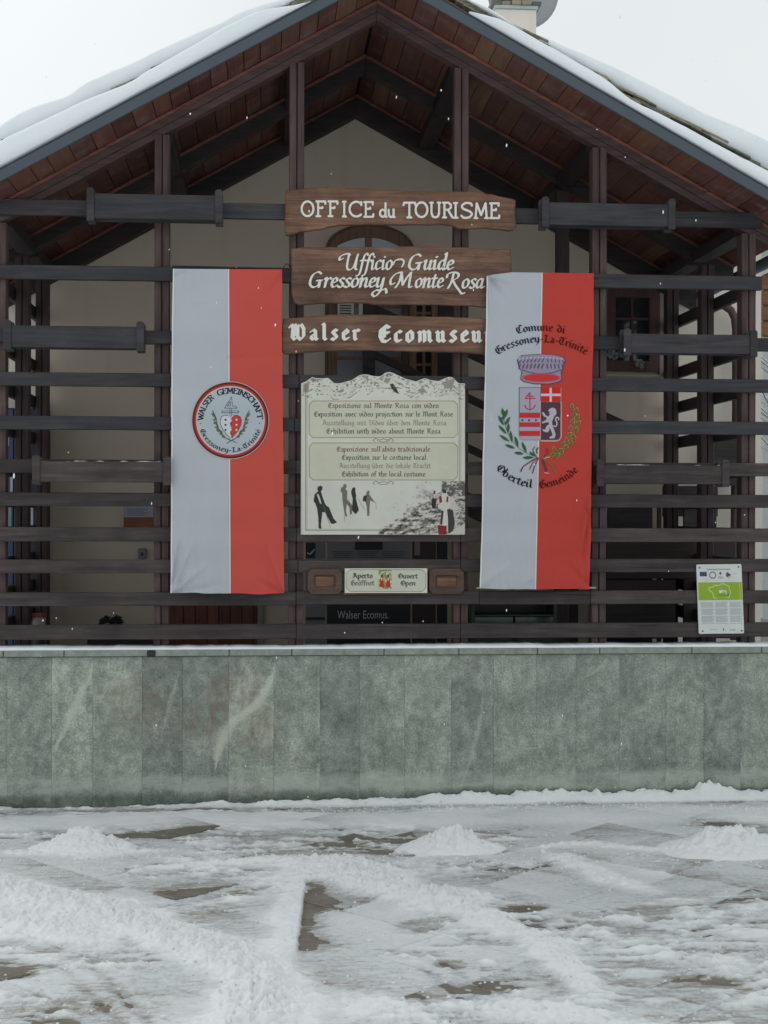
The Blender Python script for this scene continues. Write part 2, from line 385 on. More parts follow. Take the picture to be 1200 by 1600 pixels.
# ------------------------------------------------------------------ lettering: pen skeletons swept with a broad nib
def ell(cx,cy,rx,ry,a0=0,a1=360,n=18):
    return [(cx+rx*math.cos(math.radians(a0+(a1-a0)*i/n)), cy+ry*math.sin(math.radians(a0+(a1-a0)*i/n))) for i in range(n+1)]
def sm(pts,n=5):                      # Catmull-Rom
    out=[]; p=[pts[0]]+list(pts)+[pts[-1]]
    for i in range(1,len(p)-2):
        for k in range(n):
            t=k/n; a,b,c,d=p[i-1],p[i],p[i+1],p[i+2]
            out.append(tuple(.5*((2*b[j])+(-a[j]+c[j])*t+(2*a[j]-5*b[j]+4*c[j]-d[j])*t*t+(-a[j]+3*b[j]-3*c[j]+d[j])*t**3) for j in (0,1)))
    out.append(pts[-1]); return out
GO={ # gothic, x-height 1
'a':(.72,[[(.1,.8),(.28,.95),(.45,.8),(.45,.15),(.58,.05)],[(.45,.6),(.14,.42),(.1,.2),(.25,.05),(.45,.2)]]),
'b':(.72,[[(.02,1.5),(.1,1.4),(.1,.15),(.3,.02),(.5,.2),(.5,.75),(.35,.92),(.1,.75)]]),
'c':(.6,[[(.5,.85),(.35,.95),(.1,.75),(.1,.2),(.25,.05),(.48,.15)]]),
'd':(.72,[[(-.02,1.35),(.22,1.25),(.5,.8),(.5,.2),(.3,.03),(.1,.2),(.1,.7),(.3,.9),(.45,.85)]]),
'e':(.6,[[(.12,.48),(.45,.65),(.45,.8),(.3,.95),(.1,.75),(.1,.2),(.25,.05),(.5,.18)]]),
'f':(.5,[[(.48,1.4),(.3,1.5),(.15,1.35),(.15,.0)],[(-.05,.92),(.4,.92)]]),
'g':(.74,[[(.48,.9),(.3,.95),(.1,.75),(.1,.3),(.25,.12),(.48,.3)],[(.4,.95),(.48,.85),(.48,-.2),(.3,-.4),(.05,-.3)]]),
'h':(.74,[[(.02,1.5),(.1,1.4),(.1,.05)],[(.1,.75),(.35,.95),(.5,.8),(.5,.2),(.4,-.2)]]),
'i':(.38,[[(.0,.9),(.1,.8),(.1,.2),(.24,.06)],[(.07,1.32),(.15,1.24)]]),
'j':(.38,[[(.0,.9),(.1,.8),(.1,-.2),(-.08,-.4)],[(.07,1.32),(.15,1.24)]]),
'k':(.66,[[(.02,1.5),(.1,1.4),(.1,.05)],[(.1,.6),(.35,.95),(.42,.75),(.12,.5),(.35,.3),(.5,.05)]]),
'l':(.38,[[(.02,1.5),(.12,1.4),(.12,.18),(.26,.05)]]),
'm':(1.1,[[(0,.88),(.1,.8),(.1,.05)],[(.1,.75),(.33,.95),(.46,.8),(.46,.05)],[(.46,.75),(.7,.95),(.83,.8),(.83,.18),(.96,.05)]]),
'n':(.74,[[(0,.88),(.1,.8),(.1,.05)],[(.1,.75),(.35,.95),(.48,.8),(.48,.18),(.61,.05)]]),
'o':(.7,[[(.3,.95),(.1,.75),(.1,.2),(.3,.03),(.5,.22),(.5,.75),(.3,.95)]]),
'p':(.72,[[(0,.9),(.1,.8),(.1,-.5)],[(.1,.75),(.35,.95),(.5,.75),(.5,.2),(.3,.05),(.1,.15)]]),
'r':(.52,[[(0,.88),(.1,.8),(.1,.15),(.22,.05)],[(.1,.7),(.3,.95),(.46,.84)]]),
's':(.58,[[(.46,.85),(.25,.95),(.1,.75),(.42,.35),(.42,.2),(.25,.03),(.04,.15)]]),
't':(.48,[[(.15,1.2),(.15,.2),(.28,.05),(.42,.15)],[(-.02,.92),(.38,.92)]]),
'u':(.74,[[(0,.9),(.1,.8),(.1,.2),(.25,.05),(.48,.2)],[(.38,.9),(.48,.8),(.48,.15),(.61,.05)]]),
'v':(.68,[[(0,.95),(.12,.8),(.12,.25),(.3,.02),(.5,.25),(.5,.75),(.35,.92)]]),
'w':(1.0,[[(0,.95),(.1,.8),(.1,.2),(.25,.04),(.45,.25),(.45,.9)],[(.45,.25),(.6,.04),(.8,.25),(.8,.75),(.66,.92)]]),
'x':(.6,[[(.02,.9),(.2,.8),(.3,.2),(.5,.08)],[(.5,.9),(.05,.05)],[(.08,.5),(.45,.5)]]),
'y':(.7,[[(0,.95),(.12,.8),(.12,.25),(.3,.05),(.5,.25)],[(.42,.95),(.5,.8),(.5,.0),(.2,-.45)]]),
'z':(.58,[[(.05,.9),(.45,.9),(.08,.1),(.48,.1)]]),
'-':(.45,[[(.05,.5),(.35,.5)]]), ' ':(.5,[]), "'":(.25,[[(.1,1.45),(.06,1.2)]]), '.':(.3,[[(.05,.1),(.13,.02)]]),
'A':(1.05,[[(.1,1.2),(.3,1.45),(.5,1.35),(.8,.2),(.95,.05)],[(.45,1.3),(.2,.2),(.02,.05)],[(.2,.55),(.7,.55)]]),
'C':(.9,[[(.8,1.25),(.5,1.42),(.15,1.1),(.1,.5),(.3,.08),(.6,.03),(.82,.25)],[(.45,1.2),(.42,.35)]]),
'D':(1.0,[[(.05,1.35),(.4,1.45),(.85,1.1),(.85,.4),(.5,.05),(.1,.1)],[(.3,1.3),(.25,.1)]]),
'E':(.92,[[(.8,1.25),(.5,1.42),(.15,1.1),(.1,.5),(.3,.08),(.6,.03),(.82,.25)],[(.42,1.25),(.42,.4)],[(.42,.78),(.75,.8)]]),
'G':(1.0,[[(.8,1.3),(.5,1.42),(.15,1.1),(.1,.5),(.3,.08),(.6,.03),(.85,.25),(.85,.75),(.6,.85)],[(.45,1.2),(.42,.35)]]),
'L':(.85,[[(.05,1.2),(.25,1.42),(.35,1.2),(.3,.3),(.12,.1),(.45,.14),(.75,.05)],[(.5,1.4),(.35,1.1)]]),
'M':(1.25,[[(.0,1.25),(.2,1.42),(.25,1.1),(.2,.2),(.05,.05)],[(.25,1.15),(.55,1.42),(.62,1.1),(.6,.05)],[(.62,1.15),(.92,1.42),(1.0,1.1),(1.0,.2),(1.15,.05)]]),
'O':(.98,[[(.5,1.42),(.15,1.1),(.1,.5),(.45,.03),(.85,.4),(.85,1.0),(.5,1.42)],[(.42,1.15),(.4,.4)]]),
'R':(1.02,[[(.1,1.25),(.25,1.4),(.28,.2),(.1,.05)],[(.25,1.3),(.6,1.42),(.75,1.1),(.6,.85),(.3,.75)],[(.5,.8),(.7,.2),(.92,.05)]]),
'T':(.92,[[(.05,1.1),(.2,1.38),(.5,1.28),(.85,1.42)],[(.5,1.25),(.15,.95),(.1,.4),(.35,.05),(.75,.2)],[(.5,1.2),(.5,.35)]]),
'V':(1.0,[[(.05,1.2),(.2,1.42),(.3,1.1),(.25,.3),(.5,.03),(.8,.4),(.8,1.1),(.6,1.4)]]),
'W':(1.35,[[(.0,1.2),(.15,1.42),(.25,1.15),(.2,.3),(.4,.04),(.65,.3),(.65,1.35)],[(.42,1.42),(.45,1.1),(.42,.4)],[(.65,.3),(.9,.04),(1.15,.35),(1.15,1.05),(.95,1.42),(.8,1.3)]]),
}
for k,(b,dx) in {'é':('e',.25),'ù':('u',.25)}.items(): GO[k]=(GO[b][0],GO[b][1]+[[(dx-.05,1.2),(dx+.15,1.4)]])
for k,(b,) in {'ö':('o',),'ü':('u',)}.items(): GO[k]=(GO[b][0],GO[b][1]+[[(.12,1.3),(.18,1.24)],[(.38,1.3),(.44,1.24)]])
s_=.05
RO={ # roman capitals, cap height 1
'A':(.86,[[(.05,0),(.4,1),(.76,0)],[(.18,.36),(.62,.36)],[(0,0),(.15,0)],[(.66,0),(.84,0)]]),
'C':(.82,[ell(.45,.5,.38,.5,48,312,16),[(.72,.98),(.72,.78)]]),
'E':(.72,[[(.12,0),(.12,1)],[(.02,1),(.6,1),(.6,.84)],[(.12,.54),(.42,.54),(.42,.62)],[(.02,0),(.62,0),(.64,.17)]]),
'F':(.68,[[(.14,0),(.14,1)],[(.02,1),(.62,1),(.62,.84)],[(.14,.55),(.42,.55),(.42,.62)],[(.02,0),(.28,0)]]),
'G':(.88,[ell(.45,.5,.38,.5,48,300,16),[(.76,.02),(.76,.42),(.6,.42)],[(.76,.1),(.62,.0)]]),
'H':(.86,[[(.12,0),(.12,1)],[(.72,0),(.72,1)],[(.12,.52),(.72,.52)]]),
'I':(.36,[[(.16,0),(.16,1)],[(.06,0),(.28,0)],[(.06,1),(.26,1)]]),
'L':(.68,[[(.12,0),(.12,1)],[(.02,0),(.6,0),(.62,.15)]]),
'M':(1.0,[[(.08,0),(.16,1),(.48,.2),(.8,1),(.88,0)],[(.0,0),(.2,0)],[(.78,0),(.98,0)]]),
'N':(.88,[[(.1,0),(.1,1),(.74,0),(.74,1)]]),
'O':(.92,[ell(.43,.5,.39,.5,0,360,22)]),
'R':(.8,[[(.12,0),(.12,1)],[(.02,1),(.42,1),(.6,.86),(.6,.66),(.42,.52),(.12,.52)],[(.38,.52),(.72,0)],[(.02,0),(.24,0)]]),
'S':(.68,[sm([(.56,.82),(.5,.97),(.26,1),(.09,.82),(.14,.62),(.46,.42),(.56,.24),(.42,.03),(.18,.0),(.06,.14)],4)]),
'T':(.78,[[(.38,0),(.38,1)],[(.02,.84),(.06,1),(.72,1),(.76,.84)],[(.26,0),(.5,0)]]),
'U':(.84,[[(.1,1),(.1,.3),(.2,.06),(.4,0),(.6,.06),(.7,.3),(.7,1)],[(.0,1),(.2,1)],[(.6,1),(.8,1)]]),
'W':(1.15,[[(.03,1),(.3,0),(.55,.9),(.8,0),(1.07,1)],[(-.03,1),(.12,1)],[(.98,1),(1.12,1)]]),
'd':(.62,[ell(.26,.24,.21,.24,0,360,14),[(.47,.92),(.47,.02),(.55,0)]]),
'u':(.62,[[(.06,.5),(.08,.14),(.2,.0),(.34,.02),(.46,.14)],[(.46,.52),(.46,0),(.54,0)]]),
' ':(.4,[]),
}
IT={ # chancery italic, x-height 1 (sheared when set)
'U':(1.25,[sm([(-.35,1.15),(-.62,1.0),(-.62,1.35),(-.25,1.6),(.1,1.65),(.25,1.5)]),sm([(.15,1.62),(.12,.6),(.2,.1),(.45,.0),(.75,.35),(.95,1.6)]),[(.9,1.2),(.9,.1),(1.05,.0)]]),
'f':(.5,[sm([(.62,1.5),(.5,1.68),(.32,1.5),(.22,.8),(.15,-.2),(.02,-.6),(-.15,-.62)]),[(.02,.95),(.45,.98)]]),
'i':(.4,[sm([(.02,.85),(.13,.97),(.15,.2),(.22,.02),(.36,.15)]),[(.18,1.35),(.24,1.29)]]),
'c':(.55,[sm([(.48,.85),(.35,.98),(.12,.75),(.08,.3),(.22,.02),(.46,.18)])]),
'o':(.66,[sm([(.32,.97),(.1,.7),(.1,.2),(.28,.02),(.5,.3),(.52,.75),(.32,.97)])]),
'G':(1.2,[sm([(.85,1.4),(.6,1.6),(.25,1.35),(.1,.8),(.15,.25),(.45,.0),(.75,.2),(.85,.65)]),[(.6,.7),(1.0,.72)],[(.85,.65),(.85,.0)]]),
'u':(.68,[sm([(.0,.85),(.12,.97),(.1,.25),(.22,.02),(.45,.35),(.5,.97)]),sm([(.5,.97),(.48,.15),(.56,.02),(.7,.15)])]),
'd':(.68,[sm([(.48,.9),(.3,.98),(.1,.65),(.1,.2),(.24,.02),(.46,.35)]),sm([(.42,1.6),(.52,1.65),(.48,.15),(.56,.02),(.68,.15)])]),
'e':(.56,[sm([(.12,.45),(.42,.62),(.42,.9),(.25,.97),(.1,.65),(.1,.22),(.26,.02),(.5,.2)])]),
'r':(.52,[sm([(.0,.85),(.12,.97),(.1,.0)]),sm([(.1,.5),(.28,.9),(.42,.97),(.5,.85)])]),
's':(.5,[sm([(.45,.85),(.3,.98),(.12,.8),(.2,.58),(.38,.35),(.36,.1),(.2,.0),(.02,.12)])]),
'n':(.72,[sm([(.0,.85),(.12,.97),(.1,.0)]),sm([(.1,.45),(.32,.92),(.48,.92),(.5,.6),(.48,.15),(.58,.02),(.7,.15)])]),
'y':(.68,[sm([(.0,.85),(.12,.97),(.1,.25),(.22,.02),(.45,.3),(.52,.97)]),sm([(.52,.97),(.5,.1),(.4,-.5),(.1,-.95),(-.15,-.7),(.1,-.3),(.5,-.35),(.8,-.15),(.95,-.6)])]),
'M':(1.65,[sm([(-.1,.45),(-.4,.35),(-.45,.9),(-.1,1.45),(.35,1.6)]),sm([(.35,1.6),(.3,.7),(.05,.0)]),[(.35,1.6),(.62,.25)],sm([(.62,.25),(.85,1.0),(1.15,1.6)]),sm([(1.15,1.6),(1.15,.5),(1.2,.05),(1.4,.1)])]),
't':(.48,[sm([(.22,1.35),(.15,.25),(.25,.02),(.42,.18)]),[(-.02,.95),(.42,.97)]]),
'R':(1.15,[sm([(.3,1.5),(.25,.7),(.05,.0)]),sm([(-.2,1.1),(-.15,1.5),(.3,1.65),(.7,1.5),(.7,1.1),(.3,.8)]),sm([(.35,.8),(.6,.35),(.95,-.15),(1.25,-.55),(1.5,-.5)])]),
'a':(.68,[sm([(.48,.9),(.3,.98),(.1,.65),(.1,.2),(.24,.02),(.46,.35)]),sm([(.52,.97),(.48,.2),(.56,.02),(.7,.15)])]),
' ':(.42,[]),
}
def layout(text, font, track=0):
    out=[]; x=0
    for ch in text:
        if ch not in font: x+=.5; continue
        adv,st_=font[ch]
        for s in st_:
            if s: out.append([(x+a,b) for a,b in s])
        x+=adv+track
    return out, x-track
def nib(w,t,ang):
    a=math.radians(ang); u=(math.cos(a)*w/2,math.sin(a)*w/2); v=(-math.sin(a)*t/2,math.cos(a)*t/2)
    return [(u[0]+v[0],u[1]+v[1]),(-u[0]+v[0],-u[1]+v[1]),(-u[0]-v[0],-u[1]-v[1]),(u[0]-v[0],u[1]-v[1])]
def rnib(r,n=8): return [(r*math.cos(2*math.pi*i/n+.4),r*math.sin(2*math.pi*i/n+.4)) for i in range(n)]
def hull(pts):
    pts=sorted(set((round(a,6),round(b,6)) for a,b in pts))
    def half(ps):
        h=[]
        for p in ps:
            while len(h)>1 and (h[-1][0]-h[-2][0])*(p[1]-h[-2][1])-(h[-1][1]-h[-2][1])*(p[0]-h[-2][0])<=0: h.pop()
            h.append(p)
        return h
    a=half(pts); b=half(pts[::-1]); return a[:-1]+b[:-1]
def sweep(strokes, pen):
    out=[]
    for s in strokes:
        for p,q in zip(s[:-1],s[1:]):
            out.append(hull([(p[0]+a,p[1]+b) for a,b in pen]+[(q[0]+a,q[1]+b) for a,b in pen]))
    return out
def setline(text,font,pen,x0,x1,base,h,track=0,shear=0,curve=None):
    """polygons in photo-pixel units (y down), text fitted between x0 and x1 with unit height h"""
    st_,w=layout(text,font,track)
    ps=sweep(st_,pen); sx=(x1-x0)/w
    return [[(x0+(a+shear*b)*sx, base-b*h+(curve(x0+a*sx) if curve else 0)) for a,b in p] for p in ps]
def setarc(text,font,pen,cx,cy,r,a0,a1,h,down=False,track=0):
    """a0..a1 degrees, 0 = right, 90 = up; text runs a0 -> a1; down: baseline outside, read along the bottom"""
    st_,w=layout(text,font,track); ps=sweep(st_,pen); out=[]
    for p in ps:
        q=[]
        for a,b in p:
            t=math.radians(a0+(a1-a0)*a/w); rr=r+(-b*h if down else b*h)
            q.append((cx+rr*math.cos(t), cy-rr*math.sin(t)))
        out.append(q)
    return out
def setwords(text,font,pen,x0,x1,base,h,track=0,shear=0):
    """the same as setline but one list of polygons per letter"""
    x=0; tot=layout(text,font,track)[1]; sx=(x1-x0)/tot; out=[]
    for ch in text:
        adv,st_=font[ch]
        if st_: out.append([[(x0+(x+a+shear*b)*sx, base-b*h) for a,b in p] for p in sweep([s for s in st_ if s],pen)])
        x+=adv+track
    return out
def letters3d(name, polys, Y, depth, mat, parent):
    if polys and isinstance(polys[0][0][0],(tuple,list)):
        for p in polys: letters3d('letter',p,Y,depth,mat,parent)
        return
    vs=[]; fs=[]
    for i,p in enumerate(polys):
        n=len(p)
        if n<3: continue
        y=Y-depth-(i*7%11)*.00012; k=len(vs)
        pts=[P(a,b,Y) for a,b in p]
        vs+=[(x,y,z) for x,z in pts]+[(x,Y+.001,z) for x,z in pts]
        fs.append(tuple(range(k,k+n))); fs+=[(k+j,k+(j+1)%n,k+(j+1)%n+n,k+j+n) for j in range(n)]
    return mesh(name,vs,fs,mat,parent)

# ------------------------------------------------------------------ printed pictures: painted into a colour grid on the mesh, in photo-pixel units
class Canvas:
    def __init__(s,x0,y0,x1,y1,k=1.8,bg=None,ss=2):
        s.x0,s.y0,s.k,s.ss=x0,y0,k*ss,ss
        s.W=int(math.ceil((x1-x0)*k))*ss; s.H=int(math.ceil((y1-y0)*k))*ss
        s.a=np.zeros((s.H,s.W,4),np.float32)
        if bg: s.a[:,:,:3]=lin(bg); s.a[:,:,3]=1
    def xy(s): 
        return np.meshgrid(s.x0+(np.arange(s.W)+.5)/s.k, s.y0+(np.arange(s.H)+.5)/s.k)
    def poly(s,p,c,al=1,raw=False):
        c=np.array(c if raw else lin(c),np.float32)
        xs=[(a-s.x0)*s.k for a,b in p]; ys=[(b-s.y0)*s.k for a,b in p]
        i0,i1=max(0,int(min(xs))-1),min(s.W,int(max(xs))+2); j0,j1=max(0,int(min(ys))-1),min(s.H,int(max(ys))+2)
        if i1<=i0 or j1<=j0: return
        X,Y=np.meshgrid(np.arange(i0,i1)+.5,np.arange(j0,j1)+.5); m=np.zeros(X.shape,bool)
        for k in range(len(p)):
            xa,ya,xb,yb=xs[k-1],ys[k-1],xs[k],ys[k]
            if ya==yb: continue
            m^=((ya>Y)!=(yb>Y))&(X<(xb-xa)*(Y-ya)/(yb-ya)+xa)
        r=s.a[j0:j1,i0:i1]; r[m,:3]=r[m,:3]*(1-al)*(r[m,3:]>0)+c*(al if al<1 else 1) if al<1 else c; r[m,3]=1
    def polys(s,ps,c,al=1):
        for p in ps: s.poly(p,c)
    def line(s,pts,w,c):
        for q in sweep([pts],rnib(w/2,6)): s.poly(q,c)
    def mask(s,m,c): s.a[m,:3]=lin(c); s.a[m,3]=1
    def out(s):
        n=s.ss; a=s.a.reshape(s.H//n,n,s.W//n,n,4); al=a[...,3:].mean((1,3)); c=(a[...,:3]*a[...,3:]).mean((1,3))/np.maximum(al,1e-4)
        return c,al[...,0]
    def build(s,name,Yf,mat,parent,keepfn=None):
        c,al=s.out(); H,Wd=al.shape; k=s.k/s.ss
        px,py=np.meshgrid(s.x0+(np.arange(Wd)+.5)/k, s.y0+(np.arange(H)+.5)/k)
        y=Yf(px,py) if callable(Yf) else np.full(px.shape,Yf)
        X,Z=P(px,py,y)
        v=al>.45
        keep=(v[:-1,:-1]&v[:-1,1:]&v[1:,1:]&v[1:,:-1])
        if keepfn is not None:
            kk=keepfn(px,py); keep&=kk[:-1,:-1]&kk[1:,1:]&kk[1:,:-1]&kk[:-1,1:]
        return grid(name,X,y,Z,mat,parent,col=c,keep=keep)

# ================================================================== SETTING
far=mesh('ground',[(-300,-200,-.06),(300,-200,-.06),(300,400,-.06),(-300,400,-.06)],[(0,1,2,3)],plain('far_snowy_ground',(.62,.66,.68),.9,.1,.06,.4)); struct(far)
pl=box('plaza',-9,11,-14,-.02,-.055,-.032,paveM,None,0); struct(pl)
# paving slabs laid on the diagonal; slightly uneven, so that edges come through the thin snow
rs=random.Random(3)
sizes=[(.50,.50),(.50,.78),(.50,.62)]; sm_=[]
for a,b in sizes:
    me=mesh('paving_slab',bv(-a/2+.006,a/2-.006,-b/2+.006,b/2-.006,-.04,0),BF,paveM,None,org=(0,0,0),bev=.006)
    sm_.append(me.data); bpy.data.objects.remove(me)
R45=math.radians(43); cR,sR=math.cos(R45),math.sin(R45)
nS=0; slabs=[]
for i in range(-20,22):
    v=-9+rs.random()*.4
    while v<9:
        k=rs.choice((0,1,1,2)); b=sizes[k][1]; u=i*.50; vc=v+b/2; v+=b
        x=.6+cR*u-sR*vc; y=-3.0+sR*u+cR*vc
        if not(-3.3<x<5.2 and -6.0<y<-.42): continue
        if nS>=300: continue
        o=bpy.data.objects.new('paving_slab',sm_[k])
        z=-.010+rs.uniform(-.004,.005)
        place(o,(x,y,z),pl); rx,ry=rs.gauss(0,.014),rs.gauss(0,.014); o.rotation_euler=(rx,ry,R45+rs.uniform(-.004,.004)); nS+=1; slabs.append((x,y,z,rx,ry,.5,b))
# snow lying on the plaza: thickness field with heaps, ridges left by the plough and scoured thin patches
def segd(X,Y,pts):
    d=np.full(X.shape,1e9); t=np.zeros(X.shape); L=0
    for (ax,ay),(bx,by) in zip(pts[:-1],pts[1:]):
        vx,vy=bx-ax,by-ay; l2=vx*vx+vy*vy; q=np.clip(((X-ax)*vx+(Y-ay)*vy)/l2,0,1)
        dd=np.hypot(X-ax-q*vx,Y-ay-q*vy); m=dd<d; d=np.where(m,dd,d); t=np.where(m,L+q*math.sqrt(l2),t); L+=math.sqrt(l2)
    return d,t,L
nx,ny=900,620
gx_=np.linspace(-3.2,5.0,nx); tt_=np.linspace(0,1,ny); gy_=-5.9+(5.9-.135)*(1-(1-tt_)**1.25)
SX,SY=np.meshgrid(gx_,gy_)
def lumps(X,Y,s,seed): 
    n=fbm(X*s,Y*s,4,seed); return np.abs(n-.5)*2, n
wx=SX+.25*fbm(SX*1.3,SY*1.3,3,60); wy=SY+.25*fbm(SX*1.3,SY*1.3,3,61)
ca,sa=math.cos(math.radians(8)),math.sin(math.radians(8))
flat=np.clip((fbm(wx*.80+7,wy*1.15,4,95)-.485)*12,0,1); flat=flat*flat*(3-2*flat)
streaky=.0012+.020*(fbm(wx*.95,wy*1.3,4,1)-.47)+.034*(fbm(wx*2.0,wy*5.5,5,2)-.5)+.046*(fbm(SX*5.5,SY*17,4,3)-.5)+.014*(fbm(SX*16,SY*36,4,93)-.5)
smooth_=.0082+.012*(fbm(wx*1.2,wy*2.4,3,96)-.5)+.0035*(fbm(SX*5,SY*11,3,97)-.5)
T=flat*smooth_+(1-flat)*streaky
T=T+(.004-.003*flat)*(fbm(SX*40,SY*40,3,4)-.5)
rough=np.clip((fbm(SX*1.1+3,SY*1.1,4,9)-.44)*5,0,1)*(1-.75*flat)
T=T+.011*(np.maximum(0,fbm(SX*21,SY*26,3,91)-.52)*4)*np.clip((fbm(SX*2.1,SY*2.6,3,92)-.47)*12,0,1)*(1-.7*flat)
T=T+rough*(.026*np.maximum(0,fbm(SX*16,SY*16,3,6)-.46)*2+.008*(fbm(SX*34,SY*34,3,5)-.5))
# smooth packed strip in front of the wall
st1=np.exp(-((SY+.72+.05*np.sin(SX*2))/.30)**4); T=T*(1-st1*.8)+st1*.022
def ridge(pxpts,wid,h,seed,ro=.7,trim=None):
    global T
    pts=[tuple(float(q) for q in G(*p)) for p in pxpts]; X=SX+.16*(fbm(SX*3,SY*3,3,seed)-.5); Y=SY+.16*(fbm(SX*3,SY*3,3,seed+1)-.5)
    d,t,L=segd(X,Y,pts); w=wid*(.75+.5*fbm(t*2.2,t*0,3,seed+2)); prof=np.exp(-(d/w)**2.4)
    end=np.clip(np.minimum(t,L-t)/.25+.35,0,1)
    n1,_=lumps(SX,SY,13,seed+3); n2,_=lumps(SX,SY,30,seed+4)
    T=np.maximum(T,T*.3)+prof*end*h*1.15*(.50+ro*(n1*1.7+n2*1.3)-.1)
ridge([(-60,1375),(60,1405),(170,1432),(260,1462),(340,1490),(400,1530),(410,1575),(385,1640)],.20,.055,20)
ridge([(-40,1425),(90,1450),(160,1475)],.13,.04,26)
ridge([(500,1352),(550,1368),(600,1385),(680,1400),(740,1428)],.20,.055,30)
ridge([(720,1425),(800,1455),(860,1475),(905,1515),(930,1560)],.11,.032,34)
ridge([(462,1345),(452,1420),(430,1520),(405,1600)],.075,.013,40,.9)
ridge([(640,1375),(540,1345),(420,1345),(300,1352)],.07,.022,44)
ridge([(560,1560),(660,1590),(780,1575),(900,1590),(1100,1620)],.16,.022,48)
ridge([(860,1335),(960,1375),(1010,1395)],.09,.022,52)
ridge([(1010,1480),(1090,1500),(1200,1520)],.12,.018,56)
ridge([(1200,1330),(1100,1335),(940,1320),(820,1328)],.06,.02,70)
ridge([(0,1330),(130,1338),(260,1330)],.06,.02,74)
# spilled clods along the foot of the wall
foot=-.135-(.055+.05*fbm(SX*2.3,SX*0,3,80)); hgt=.030+.05*np.clip((SX-PX(420,-.15))/2.2,-.45,1)
hgt=np.clip(hgt,.008,.09)*(.55+.9*fbm(SX*7,SX*0+3,4,81))+.055*np.exp(-((SX-PX(1105,-.2,1250))/.09)**2)
T=T+hgt*np.clip((SY-foot)/.07+.5,0,1)**.7*(.7+.6*fbm(SX*22,SY*22,3,82))
# wet bare seam at left in front of the foot
T=T-.03*np.exp(-((SY+.27)/.045)**2)*np.clip((PX(455,-.2)-SX)/.2,0,1)*(.4+fbm(SX*3,SY*6,3,83))
# packed path edge running toward the viewer, and wheel marks
xe,ye=G(475,1385); xe2,ye2=G(463,1475)
d,t,L=segd(SX,SY,[(xe,ye),(xe2,ye2)]); right=np.clip((SX-xe-(SY-ye)*(xe2-xe)/(ye2-ye))/.012,0,1)
T=T-.020*np.exp(-(d/.13)**2)*right*(.35+1.1*fbm(SX*5,SY*13,4,98))+.010*np.exp(-(d/.2)**2)*(1-right)
for a,b in (((100,1510),(190,1600)),((660,1510),(720,1560)),((140,1505),(235,1600)),((690,1500),(760,1550))):
    d,t,L=segd(SX,SY,[G(*a),G(*b)]); T=T-.006*np.exp(-(d/.035)**2)
HS=np.full(SX.shape,-.030)
for x,y,z,rx,ry,a,b in slabs:
    i0,i1=np.searchsorted(gx_,(x-.62,x+.62)); j0,j1=np.searchsorted(gy_,(y-.62,y+.62))
    if i1<=i0 or j1<=j0: continue
    dx=SX[j0:j1,i0:i1]-x; dy=SY[j0:j1,i0:i1]-y; u=dx*cR+dy*sR; v=-dx*sR+dy*cR
    mk=(np.abs(u)<a/2-.008)&(np.abs(v)<b/2-.008); hs=HS[j0:j1,i0:i1]; hs[mk]=(z-ry*u+rx*v)[mk]
T=np.clip(T,-.03,None)
# the film follows the slabs in part, dips along the joints and leaves their proud edges thin
HB=np.where(HS<-.025,-.013,HS)
thin=np.clip(1-T/.022,0,1); SZ=-.0085+T*.92+(.12+.16*thin)*(HB+.0095)-(.0022+.003*thin)*(HS<-.025)
thk=np.where(HS<-.025,SZ+.012,SZ-HS)
print('bare share',float((SZ<HS).mean()))
snow=grid('snow_cover',SX,SY,SZ,groundSnow,None,attr=thk)
tag(snow,'trodden patchy snow lying over the plaza paving, ploughed into rough ridges','snow','snow on the plaza','stuff')
outer=multi('outer_snow_cover',[(-60,-3.205,-60,-.15,-.03,.006),(5.005,60,-60,-.15,-.03,.006),(-3.205,5.005,-60,-5.905,-.03,.006)],groundSnow)
a=outer.data.attributes.new('thick','FLOAT','POINT'); a.data.foreach_set('value',[.03]*len(outer.data.vertices))
tag(outer,'flat snow on the plaza beyond the trodden part','snow','snow on the plaza','stuff')
# heaps
def heap(px0,px1,pyb,top,seed,label):
    xa,ya=G(px0,pyb); xb,_=G(px1,pyb); cx=(xa+xb)/2; cy=ya+.12; r=(xb-xa)/2*1.22
    h=(pyb-top)*(DY+ya)/F*.90
    n=110; u=np.linspace(-1.25,1.25,n); U,V=np.meshgrid(u,u); rr=np.hypot(U,V); ang=np.arctan2(V,U)
    X=cx+U*r; Y=cy+V*r*.62
    rr=rr*(1+.30*(fbm(np.cos(ang)*1.5+5,np.sin(ang)*1.5,3,seed)-.5))
    z=h*(.42*np.exp(-(rr/.38)**2.4)+.50*np.exp(-(rr/.75)**2.2))*(1.0+.9*(fbm(X*9+2,Y*9,3,seed+5)-.5))
    n1,_=lumps(X,Y,11,seed+1); n2,_=lumps(X,Y,26,seed+2)
    z=z*(.88+.30*n1+.15*n2)+.026*n2*np.exp(-(rr/.9)**4)+.036*n1*np.exp(-(rr/.85)**4)+.012*(fbm(X*60,Y*60,2,seed+7)-.5)*np.exp(-rr**2)
    z=.85*h*np.tanh(z/(.85*h)); z=z+(.034*(n1-.35)+.02*(n2-.4))*np.exp(-(rr/.8)**4)
    Z=.004+z-.03*np.clip(rr-1.0,0,1)*4
    o=grid('snow_heap',X,Y,Z,groundSnow,None,attr=np.full(X.shape,.05))
    tag(o,label,'snow heap','shovelled heaps of snow on the plaza'); return o
heap(62,190,1333,1283,101,'small heap of shovelled snow at the left of the plaza')
heap(648,772,1333,1276,139,'heap of shovelled snow in the middle of the plaza, below the right flag')
heap(1065,1235,1335,1278,128,'broad heap of shovelled snow at the right edge of the plaza')
